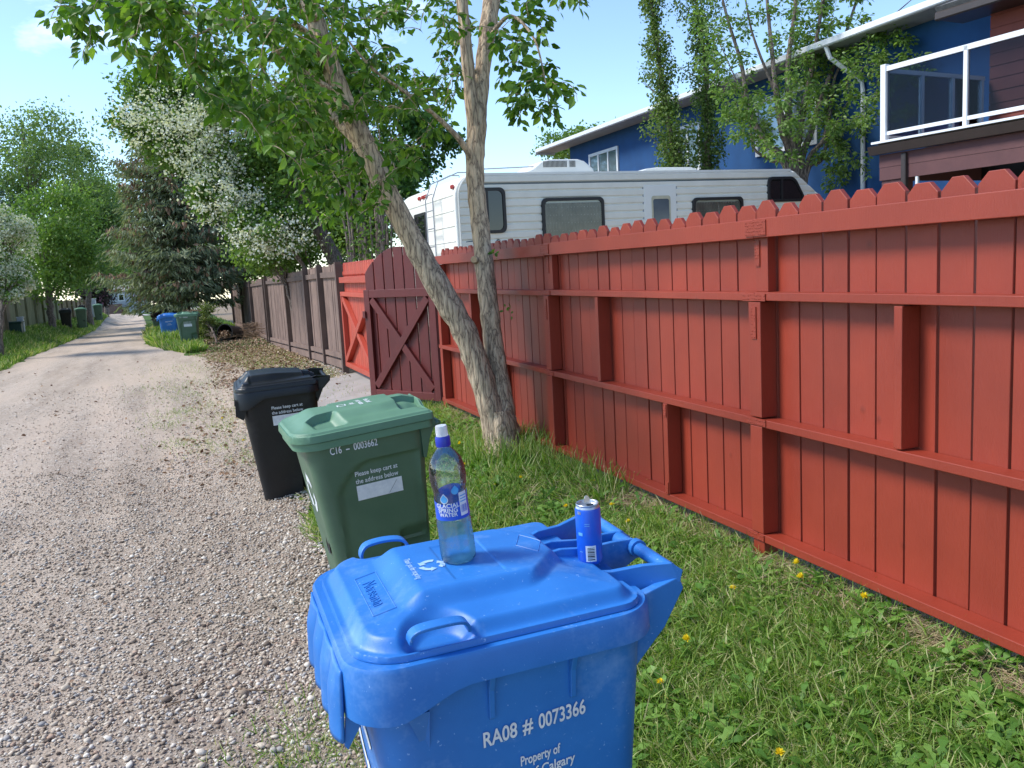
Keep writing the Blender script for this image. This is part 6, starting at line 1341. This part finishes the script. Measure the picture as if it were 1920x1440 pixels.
# rosettes of toothed dandelion leaves
T_DAND = (np.array([(0, .02, 0), (0, -.02, 0), (.25, .07, .05), (.25, -.07, .05), (.36, .035, .06), (.36, -.035, .06), (.52, .12, .07), (.52, -.12, .07), (.62, .05, .06), (.62, -.05, .06), (.82, .13, .02), (.82, -.13, .02), (1, 0, -.08)]),
          np.array([(0, 1, 3), (0, 3, 2), (2, 3, 5), (2, 5, 4), (4, 5, 7), (4, 7, 6), (6, 7, 9), (6, 9, 8), (8, 9, 11), (8, 11, 10), (10, 11, 12)]))
nr = 1150; y = .9+7.6*rng.random(nr)**1.35; xe = XR(y)+.12; x = xe+(2.5-xe)*rng.random(nr); k = rng.integers(6, 12, nr); idx = np.repeat(np.arange(nr), k); n = len(idx)
a = rng.random(n)*6.283; el = rng.uniform(.1, .9, n); D = np.c_[np.cos(a), np.sin(a), el]; P = np.c_[x[idx], y[idx], ground_z(x[idx], y[idx])+.012]; tag(cloud('dandelion_leaves', P, D, np.tile([0, 0, 1.], (n, 1))+rng.normal(0, .25, (n, 3)), rng.uniform(.05, .125, n), T_DAND, m_dand), 'low toothed weed leaves spread through the grass', 'weeds', kind='stuff')
# straw along the fence foot and in worn spots
n = 26000; y = .8+8*rng.random(n)**1.2; x = np.where(rng.random(n) < .68, 2.585-abs(rng.normal(0, .12, n)), .9+1.6*rng.random(n)); kp = (x > 2.2) | (patchy(x, y) < .35); x, y = x[kp], y[kp]; n = len(x)
D = rdir(n, 0, .22); tag(cloud('dry_grass', np.c_[x, y, ground_z(x, y)+rng.uniform(.004, .03, n)], D, np.tile([0, 0, 1.], (n, 1))+rng.normal(0, .4, (n, 3)), rng.uniform(.04, .11, n), T_BLADE, m_straw, wid=.6), 'pale dry grass lying along the foot of the red fence', 'dry grass', kind='stuff')
# fallen leaves
n1, n2, n3 = 10000, 2200, 260
y = np.concatenate([15.0+18*rng.random(n1), 7.5+9*rng.random(n2), 3+22*rng.random(n3)]); x = np.concatenate([.35+1.9*rng.random(n1)**.8, XR(y[n1:n1+n2])-1.5+3.2*rng.random(n2)**.8, XR(y[n1+n2:])-4.5*rng.random(n3)]); kp = x < 2.25; x, y = x[kp], y[kp]; n = len(x)
tag(cloud('fallen_leaves', np.c_[x, y, ground_z(x, y)+rng.uniform(.012, .04, n)], rdir(n, 0, .25), np.tile([0, 0, 1.], (n, 1))+rng.normal(0, .5, (n, 3)), rng.uniform(.025, .065, n)*np.where(y < 8, .65, 1), T_LEAF, m_dry, wid=1.5), 'brown fallen leaves scattered on the verge', 'leaves', kind='stuff')
mb = MB()
for q in ((300, 1210), (385, 1290), (330, 1330), (480, 1300), (520, 900), (250, 905), (120, 860), (430, 1050), (360, 700), (95, 800), (590, 1010)):
    c = hit(*q); d = rdir(1)[0]*random.uniform(.04, .13); d[2] = 0; mb.tube([c-d+np.array([0, 0, .018]), c+np.array([random.uniform(-.02, .02), random.uniform(-.02, .02), .026]), c+d+np.array([0, 0, .02])], [.002, .003, .0015], 5)
tag(mb.build('fallen_sticks', bpy.data.materials['twig_wood']), 'thin broken sticks lying on the gravel', 'sticks', kind='stuff')
# dandelion flowers
m_yel = leafmat('yellow_petal', [(0, (.80, .60, .01)), (1, (.92, .78, .04))], .2, .6); m_stem = pm('flower_stem', (.10, .20, .05), None, 20, .6)
dp = [(866, 848), (872, 884), (1182, 992), (1300, 862), (1497, 1090), (1494, 1112), (1613, 1146), (1290, 1228), (928, 918), (1046, 852), (1062, 962), (1118, 912), (975, 908), (1150, 962), (448, 778), (421, 795), (456, 832), (1460, 1440), (1378, 1120), (1236, 1300)]
proto = None
for q in dp:
    c = hit(*q); h = random.uniform(.05, .11); c = hit(q[0], q[1]+h*900/np.linalg.norm(c)*.6) if c[1] > 1 else c
    if proto is None:
        t = thing('dandelion', 'x', 'flower', (0, 0, 0)); mb = MB(); mb.tube([(0, 0, -.01), (.004, .002, .04), (.002, .004, .08)], [.0022, .002, .0018], 6); mb.build('stem', m_stem, t)
        n = 70; a = rng.random(n)*6.283; el = rng.random(n); P = np.c_[np.cos(a)*.004, np.sin(a)*.004, np.full(n, .081)]+np.array([.002, .004, 0]); D = np.c_[np.cos(a)*np.cos(el*1.4), np.sin(a)*np.cos(el*1.4), .15+np.sin(el*1.4)]; cloud('flower_head', P, D, np.tile([0, 0, 1.], (n, 1)), rng.uniform(.014, .021, n), T_QUAD, m_yel, t, wid=.6); proto = t
    else:
        t = proto.copy(); COL.objects.link(t)
        for ch in proto.children: z = ch.copy(); COL.objects.link(z); z.parent = t
    t.location = (c[0], c[1], float(ground_z(c[0], c[1]))); t.rotation_euler = (random.uniform(-.15, .15), random.uniform(-.15, .15), random.uniform(0, 6.28)); t.scale = (.8, .8, h/.08)
    t['label'] = 'yellow dandelion flower in the gravel verge beside the black cart' if q[0] < 500 else 'yellow dandelion flower standing in the grass below the red fence'; t['group'] = 'dandelions in flower'
